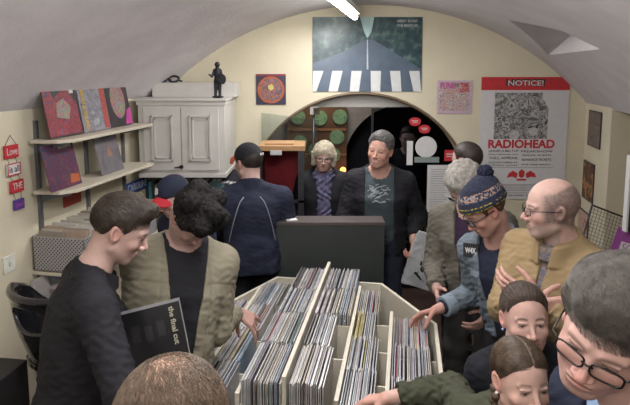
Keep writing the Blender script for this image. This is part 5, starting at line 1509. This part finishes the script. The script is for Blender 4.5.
p.glasses(mat('silver spectacle frame', (.5, .5, .5), rough=.3, metal=.8), r=.0016)
p.garment('jacket', cloth('stone grey tweed', (.125, .115, .095), bump=.4), g=.028, hem=-.16, open=[.02, .03, .05, .07], necko=.070, collar=.035, h=.008, sleeves=.94, fold=.006)
p.garment('shirt', cloth('dark plum shirt', (.03, .015, .035)), g=.010, sleeves=0, hem=-.03, h=.010); p.trousers(cloth('grey trouser cloth', (.05, .048, .045)))
# ---- young man in the bobble hat and denim jacket
hp = W(484, 210, 2.58)
p = Person('person', hp, 100, 34, 4, 1.0, body_yaw=128, pelvis=(hp[0]+.20, hp[1]+.02), neck_f=.07, neckdrop=.175, shoulders=.18, h=.0034, eye=.002, flush=.8, skin=(.50, .29, .24), lip=.6,
           rhand=dict(at=W(438, 309, 2.72), dir=(-.85, .30, -.42), back=(.1, .35, .9), curl=((20, 20, 15), (28, 22, 15), (32, 25, 15), (35, 25, 15)), thumb=(30, 55), spread=6, show=True, elbow=(.3, .3, -.8)),
           lhand=dict(at=hp+[.16, -.14, -.72]))
person_tag(p, 'young man in a patterned bobble hat and denim jacket reaching to the records')
p.body()
p.hairpiece(hairm('reddish brown hair', (.09, .045, .025)), hair_cap(.010, (.088, .050), (-.09, -.06), side=-.02, noise=.002))
m, n, l, b = nt('knitted fair isle wool'); b.inputs['Roughness'].default_value = .95
tc = n.new('ShaderNodeTexCoord'); sx_ = n.new('ShaderNodeSeparateXYZ'); l.new(tc.outputs['Object'], sx_.inputs[0])
a1 = n.new('ShaderNodeMath'); a1.operation = 'MULTIPLY_ADD'; l.new(sx_.outputs[1], a1.inputs[0]); a1.inputs[1].default_value = -.18; l.new(sx_.outputs[2], a1.inputs[2])
mr = n.new('ShaderNodeMapRange'); l.new(a1.outputs[0], mr.inputs['Value']); mr.inputs['From Min'].default_value = .02; mr.inputs['From Max'].default_value = .15
cr = n.new('ShaderNodeValToRGB'); cr.color_ramp.interpolation = 'CONSTANT'; l.new(mr.outputs[0], cr.inputs['Fac'])
st2 = [(0, (.012, .016, .035)), (.10, (.38, .32, .03)), (.145, (.012, .016, .035)), (.24, (.38, .32, .03)), (.285, (.012, .016, .035)), (.46, (.10, .12, .2)), (.50, (.30, .20, .14)), (.60, (.20, .22, .28)), (.66, (.30, .18, .12)), (.72, (.012, .016, .035))]
for i, (p_, c_) in enumerate(st2):
    e = cr.color_ramp.elements[i] if i < 2 else cr.color_ramp.elements.new(p_)
    e.position = p_; e.color = (*c_, 1)
vo = n.new('ShaderNodeTexVoronoi'); vo.inputs['Scale'].default_value = 130; l.new(tc.outputs['Object'], vo.inputs['Vector'])
gt = n.new('ShaderNodeMath'); gt.operation = 'GREATER_THAN'; gt.inputs[1].default_value = .52; l.new(vo.outputs['Color'], gt.inputs[0])
mx = n.new('ShaderNodeMix'); mx.data_type = 'RGBA'; l.new(gt.outputs[0], mx.inputs['Factor']); l.new(cr.outputs[0], mx.inputs['A']); mx.inputs['B'].default_value = (.02, .025, .05, 1); l.new(mx.outputs['Result'], b.inputs['Base Color'])
bp = n.new('ShaderNodeBump'); bp.inputs['Strength'].default_value = .6; bp.inputs['Distance'].default_value = .003; l.new(vo.outputs['Distance'], bp.inputs['Height']); l.new(bp.outputs[0], b.inputs['Normal'])
knit = m
def beanie(Q):
    d = ell(Q, (0, -.018, .042), (.098, .120, .110)); d = smin(d, ell(Q, (0, -.07, .10), (.060, .06, .055)), .04)
    rim = smax(ell(Q, (0, -.016, .036), (.102, .124, .10)), Q[:, 2]-.062-.18*Q[:, 1], .004)
    d = smin(d, rim, .004)
    return smax(d, .030-Q[:, 2]+.18*Q[:, 1], .006)+.0015*sns(Q, 200)
h_ = p.hairpiece(knit, beanie, name='knitted_hat')
pm = p.hairpiece(cloth('navy wool', (.012, .016, .035), bump=1.0), lambda Q: sph(Q, (0, -.105, .150), .038)+.006*sns(Q, 140), name='bobble', lo=(-.08, -.19, .07), hi=(.08, -.02, .23))
p.glasses(mat('dark spectacle frame', (.01, .01, .012)), r=.0026)
den = cloth('faded denim', (.15, .185, .22), var=.25, bump=.5)
p.garment('denim_jacket', den, g=.026, sleeves=.86, hem=-.04, open=[.05, .06, .07, .09], necko=.075, collar=.04, collar_h=.026, fold=.006, h=.006, seams=[('h', .72), ('v', .11), ('v', -.11)])
p.garment('jumper', navy, g=.014, sleeves=.95, hem=-.10, necko=.07, h=.008)
p.garment('t_shirt_neckband', mat('white cotton', (.5, .5, .52)), g=-.01, sleeves=0, hem=.8, necko=.057, h=.005, collar=.0, collar_h=.006)
# turned-up cuff
A = p.arms[1]; u = unit(A['wr']-A['el']); c_ = A['el']+u*np.linalg.norm(A['wr']-A['el'])*.74
V, Q_ = mesh_sdf(lambda P: np.maximum(cone(P, c_-u*.03, c_+u*.04, .056, .054), np.abs((P-c_)@u)-.030), c_-.12, c_+.12, .005); np_mesh('turned_up_cuff', V, Q_, cloth('pale denim lining', (.22, .27, .32)), p.root, p.org)
# sewn patch
Pp = p.nb+p.rt*.120-p.up*.035+p.fwt*.2
for it in range(30):
    d_ = float(np.minimum(p.torso(Pp[None], .030), p.shoulders(Pp[None], .022))[0]); Pp = Pp-p.fwt*max(min(d_, .03), -.03)*.7
pa = bpy.data.objects.new('x', None); bpy.data.objects.remove(pa)
Rp = Matrix((Vector(p.rt)*-1, Vector(p.fwt)*-1*-1*-1, Vector(p.up))).transposed()
ax_x = Vector(-p.rt); ax_z = Vector(unit(p.up-p.fwt*.35)); ax_y = ax_z.cross(ax_x).normalized()
Rp = Matrix((ax_x, ax_y, ax_z)).transposed()
m = MB(); m.box(Vector(Pp+p.fwt*.013-p.org), (.095, .006, .070), Rp); m.build('sewn_patch', ink, p.root, bevel=.001)
t = text(p.root, 'W4X', (0, 0, 0), .036, mat('white stitching', (.6, .6, .6)), width=.066, bold=.0012); t.matrix_local = Matrix.Translation(Vector(Pp+p.fwt*.013-p.org)-ax_y*.0045+ax_z*-.002) @ (Rp @ Matrix.Rotation(math.pi/2, 3, 'X')).to_4x4()
p.trousers(darkt)
# ---- bald man in the camel jacket, arms folded
hp = W(551, 208, 2.12)
ar = hp-np.array([0, 0, .47])
f_ = np.array([-math.sin(math.radians(122)), math.cos(math.radians(122)), 0])
r_ = np.array([math.cos(math.radians(122)), math.sin(math.radians(122)), 0])
p = Person('person', hp, 84, 3, 0, 1.0, body_yaw=122, pelvis=(hp[0]+.06, hp[1]+.03), neck_f=.04, neckdrop=.15, shoulders=.19, h=.0030, fat=1.08, fuzz=(.10, .085, .08), stubble=.45, stubcol=(.28, .25, .24), brow=(.15, .12, .10), eye=.004, flush=.7, skin=(.50, .33, .28), nose=1.02,
           rhand=dict(at=W(534, 306, 1.90), dir=(.9, -.2, .10), back=f_, curl=(20, 25, 20), show=True, elbow=-f_*.1+r_*.7-np.array([0, 0, .7])),
           lhand=dict(at=W(540, 297, 1.93), dir=(-.85, .30, .22), back=f_, curl=(25, 30, 20), show=True, elbow=-f_*.1-r_*.7-np.array([0, 0, .7])))
person_tag(p, 'bald man with glasses and stubble in a camel jacket with folded arms')
p.body(); p.glasses(mat('dark spectacle frame', (.01, .01, .012)), r=.0018, hgt=.028, w=.048)
camel = cloth('camel cotton', (.275, .20, .108))
p.garment('jacket', camel, g=.026, sleeves=.90, hem=-.16, open=[.006, .008, .014, .034], necko=.064, collar=.06, collar_h=.036, fold=.005, h=.0055, seams=[('h', .70), ('v', .05)])
p.garment('checked_shirt', art_mat('checked cotton', [(.03, .04, .07), (.22, .16, .12), (.05, .07, .12), (.3, .28, .26)], scale=40, kind='noise', rough=.8), g=.014, sleeves=0, hem=-.03, necko=.062, collar=.03, collar_h=.024, h=.007)
m = MB()
for k, z in enumerate((-.16, -.27, -.38)):
    Pb = p.nb+p.up*z+p.rt*-.030+p.fwt*.25
    for it in range(30): Pb = Pb-p.fwt*max(min(float(p.torso(Pb[None], .026)[0]), .03), -.03)*.7
    m.sphere(tuple(Pb+p.fwt*.003-p.org), .009, 8)
m.build('button', mat('brown horn', (.10, .06, .03), rough=.3), p.root, smooth=True)
p.trousers(darkt)
# ---- elder girl
hp = W(525, 318, 1.72)
p = Person('person', hp, 174, -7, 3, .90, body_yaw=168, pelvis=(hp[0]+.12, hp[1]+.10), neckdrop=.17, shoulders=.145, h=.0024, ridge=.0, brow_up=.004, eye=.0036, browk=.9, brow=(.05, .03, .02), flush=.45, skin=(.55, .35, .30), lip=.6, fat=.88)
person_tag(p, 'older girl with brown hair tied back frowning down behind the plaited girl')
p.body()
def tied_(Q):
    x, y, z = Q[:, 0], Q[:, 1], Q[:, 2]
    d = hair_cap(.009, (.080, .070), (-.09, -.055), side=.010, noise=.0025, fr=110)(Q)
    return smin(d, sph(Q, (0, -.115, .05), .035)+.003*sns(Q, 120), .02)
brownh = hairm('dark brown hair', (.045, .030, .022))
def tied(Q):
    d = hair_cap(.006, (.078, .094), (-.09, -.055), side=.032, noise=.0012, top=.004)(Q)
    d = d+.0012*np.sin(np.arctan2(Q[:, 0], Q[:, 2])*55+2*sns(Q, 30))
    return smin(d, sph(Q, (0, -.115, .05), .035)+.003*sns(Q, 120), .02)
p.hairpiece(brownh, tied)
strands(p, tied, 5000, lambda Q: np.tile([0, -1, .0], (len(Q), 1))+np.stack([0*Q[:, 0], 0*Q[:, 0], .25-Q[:, 2]*3], 1), mat('dark brown strands', (.07, .048, .034), rough=.45, var=.5, scale=50), (.02, .04), .0004, 6, spread=.12)
p.garment('jacket', cloth('black quilted cloth', (.012, .013, .018)), g=.020, sleeves=.94, hem=-.1, necko=.06, open=[.01, .01, .02, .03], collar=.02, h=.006)
p.garment('top', mat('white cotton', (.5, .5, .52)), g=.008, sleeves=0, necko=.05, h=.008)
m = MB(); m.sphere(tuple(p.to_world((.081, -.004, -.042))-p.org), .0042, 8); m.build('ear_stud', mat('pale blue stud', (.3, .35, .7), rough=.2), p.root, smooth=True)
p.trousers(darkt)
# ---- younger girl with a plait, arm stretched over the records
hp = W(521, 379, 1.42)
p = Person('person', hp, 188, -3, 0, .86, body_yaw=165, pelvis=(hp[0]+.02, hp[1]+.02), neckdrop=.13, shoulders=.14, h=.0022, ridge=.0, brow_up=.005, eye=.0034, brow=(.10, .06, .04), flush=.45, skin=(.56, .36, .30), lip=.7, fat=.88,
           rhand=dict(at=W(388, 398, 1.72), dir=(-.8, .3, -.30), back=(.1, .1, 1), curl=(20, 25, 20), show=True, elbow=(.1, .6, -.1)))
person_tag(p, 'younger girl with plaited brown hair in an olive jacket reaching to the records')
p.body()
def parted(Q):
    x, y, z = Q[:, 0], Q[:, 1], Q[:, 2]
    d = hair_cap(.008, (.080, .080), (-.09, -.055), side=.018, noise=.0012)(Q)
    d = smax(d, (.066-Q[:, 2]+.5*np.abs(Q[:, 0]))*.0-1+d*0, .001) if False else d
    d = d+.0006*np.sin(y*420+np.abs(x)*160)+.004*np.exp(-(x/.003)**2)*(z > .03)
    return d
p.hairpiece(hairm('mid brown hair', (.075, .050, .034)), parted)
strands(p, parted, 6000, lambda Q: np.stack([np.sign(Q[:, 0])*.8, -.55+0*Q[:, 0], -.4+0*Q[:, 0]], 1), mat('mid brown strands', (.10, .068, .045), rough=.45, var=.5, scale=50), (.02, .04), .0004, 7, spread=.10)
def plait(side):
    def fn(Q):
        d = 9*np.ones(len(Q))
        for i in range(9):
            t = i/8; c = np.array([side*(.080+.012*t), -.022+.010*(i % 2)+.01*t, -.035-.16*t]); d = smin(d, ell(Q, c, (.014, .016, .014)), .004)
        return d+.001*sns(Q, 300)
    return fn
for s_ in (1, -1): p.hairpiece(MATS['mid brown hair'], plait(s_), name='plait', lo=(min(s_*.05, s_*.13), -.06, -.24), hi=(max(s_*.05, s_*.13), .03, 0))
m = MB(); m.sphere(tuple(p.to_world((.082, -.002, -.040))-p.org), .0046, 8); m.build('pearl_stud', mat('pearl', (.7, .7, .68), rough=.15), p.root, smooth=True)
p.garment('jacket', cloth('olive cotton', (.052, .056, .036), var=.2), g=.022, sleeves=.92, hem=-.06, necko=.06, collar=.03, h=.005, fold=.006)
p.trousers(darkt)
# ---- grey-haired man with glasses close by on the right
hp = W(608, 332, .98)
p = Person('person', hp, 134, 14, -20, 1.0, body_yaw=100, pelvis=(hp[0]+.22, hp[1]-.02), neck_f=.09, neckdrop=.19, shoulders=.19, h=.0018, eye=.002, brow=(.09, .07, .06), browk=.6, flush=.8, skin=(.50, .31, .27), fat=1.04, lip=.55)
person_tag(p, 'man close by with brushed grey-brown hair and dark rectangular glasses looking down')
p.body()
def brushed(Q):
    x, y, z = Q[:, 0], Q[:, 1], Q[:, 2]
    d = hair_cap(.014, (.088, .064), (-.09, -.06), side=-.015, noise=.0, top=.022, taper=.065)(Q)
    d = smax(d, -ell(Q, (.070, .085, .050), (.034, .030, .030)), .008); d = smax(d, -ell(Q, (-.068, .088, .040), (.024, .028, .024)), .008)
    fr_ = smin(cone(Q, (-.045, .045, .088), (.045, .060, .080), .020, .018), cone(Q, (-.03, .0, .118), (.04, .02, .115), .022, .022), .02)
    d = smin(d, fr_, .025)
    s_ = np.sin((x*.85-y*.5)*520+9*sns(Q, 22))
    return d+.0005*s_+.0009*sns(Q*np.array([1, .4, 1]), 230)+.002*sns(Q, 40)
ghm = mat('grey brown hair', (.088, .076, .067), rough=.55, var=.6, scale=60, stretch=(5, 1.2, 2), bump=.8, bscale=110, spec=.3)
p.hairpiece(ghm, brushed)
gs = mat('grey brown strands', (.10, .088, .078), rough=.45, var=.5, scale=50)
def cmb(Q):
    top = np.clip((Q[:, 2]-.02)/.06, 0, 1)[:, None]
    return top*np.array([-.75, .65, -.2])+(1-top)*np.array([0, -.25, -1.0])
strands(p, brushed, 9000, cmb, gs, (.028, .05), .00034, 3)
p.glasses(mat('black spectacle frame', (.008, .008, .010), rough=.25), r=.0020, w=.054, hgt=.030)
p.garment('jacket', navy, g=.026, sleeves=.93, hem=-.12, open=[.03, .03, .05, .06], necko=.072, collar=.03, h=.006)
p.garment('shirt', cloth('light blue shirt', (.22, .32, .48)), g=.012, sleeves=0, necko=.060, collar=.03, collar_h=.022, h=.006)
p.trousers(darkt)
# ---- balding man at the bottom, seen from above and behind
hp = W(172, 445, .70)
p = Person('person', hp, 12, 8, 0, 1.02, body_yaw=-5, pelvis=(hp[0], hp[1]-.02), shoulders=.20, neckdrop=.13, h=.0020, fat=1.1, skin=(.50, .32, .24), fuzz=(.10, .075, .055))
person_tag(p, 'balding man at the bottom edge, seen from above with thin brown hair over his crown')
p.body()
thin = mat('thin brown hair', (.12, .085, .058), rough=.5, var=.3, scale=40, spec=.35)
# individual short strands all over the skull, thinner over the crown
rs = np.random.RandomState(11); mb = MB()
for k in range(13000):
    ph = rs.uniform(0, 2*math.pi); cz = rs.uniform(-.45, 1)
    sr = math.sqrt(1-cz*cz); n_ = np.array([sr*math.cos(ph), sr*math.sin(ph), cz])
    if n_[1] > .62 and cz < .75: continue
    crown = math.exp(-((n_[0]/.42)**2+((n_[1]-.25)/.6)**2))*(cz > 0)
    if rs.rand() < crown*.6: continue
    q = np.array([0, -.012, .028])+n_*np.array([.077, .099, .090])*1.004
    if abs(q[0]) > .06 and -.03 < q[1] < .02 and q[2] < .02: continue
    dr = np.array([n_[0]*.5+rs.normal(0, .18)+.25, -.55+.2*n_[1]+rs.normal(0, .15), -.35+.0*cz]) if cz > .5 else np.array([rs.normal(0, .15), -.35, -1.0])
    dr = dr-n_*(dr@n_); dr = dr/np.linalg.norm(dr); L_ = rs.uniform(.012, .024)
    pts = [Vector(p.to_world(q+dr*L_*t+n_*(.0035*math.sin(t*2.2)+.0005-.9*(L_*t)**2/.09*.5))-p.org) for t in (0, .4, .8, 1.1)]
    mb.tube(pts, .00030, 3)
me = bpy.data.meshes.new('thin_hair'); me.from_pydata(mb.v, [], mb.f); link_mesh('thin_hair', me, thin, p.root, True)
p.garment('jacket', cloth('dark olive cloth', (.018, .019, .015)), g=.025, sleeves=.93, hem=-.1, necko=.068, collar=.03, h=.008); p.trousers(darkt)
# ================================================================== CAMERA, LIGHT, VIEW
cd = bpy.data.cameras.new('camera'); cam = bpy.data.objects.new('camera', cd); COL.objects.link(cam); S.camera = cam
cam.location = (0, 0, CH); cam.rotation_euler = (math.pi/2-PITCH, 0, 0)
cd.sensor_width = 36; cd.lens = 36*F/630; cd.shift_y = -(202.5-Y0)/630; cd.clip_start = .05
def area(name, loc, size, power, col=(1, .965, .955), rot=(0, 0, 0)):
    l = bpy.data.lights.new(name, 'AREA'); l.shape = 'RECTANGLE'; l.size, l.size_y = size; l.energy = power; l.color = col
    o = bpy.data.objects.new(name, l); COL.objects.link(o); o.location = loc; o.rotation_euler = rot; return o
area('added_fill_near', (-.05, .95, 2.60), (.10, 1.45), 7)  # output of the added near strip
area('added_fill_back', (-.55, -.6, 2.60), (.10, .95), 8)  # output of the added strip behind the camera
area('strip_light_far', (W(350, 18, 4.75)[0]-.18, 4.1, W(350, 14, 4.8)[2]-.06), (.08, 1.4), 24)
area('passage_fill', (.1, 6.05, 2.45), (.5, .4), 12, (1, .85, .7))  # added fill that brightens the passage; no fixture hangs there
for i, (x, y, z, e_) in enumerate([(-.1, 1.1, 2.50, 8), (.05, 2.2, 2.52, 34), (-.5, -.6, 2.45, 17)]):  # added fill points that spread light over vault and walls
    l = bpy.data.lights.new('room_fill', 'POINT'); l.energy = e_; l.color = (1, .965, .955); l.shadow_soft_size = .14
    o = bpy.data.objects.new('room_fill', l); COL.objects.link(o); o.location = (x, y, z)
w = bpy.data.worlds.new('world'); S.world = w; w.use_nodes = True
w.node_tree.nodes['Background'].inputs[0].default_value = (.75, .8, 1, 1); w.node_tree.nodes['Background'].inputs[1].default_value = .3
S.view_settings.view_transform = 'Standard'; S.view_settings.look = 'None'; S.view_settings.gamma = 1; S.view_settings.exposure = 0.22
for o in list(S.objects):
    if o.type == 'MESH' and o.parent is None and 'label' not in o and 'kind' not in o: print('UNTAGGED', o.name)
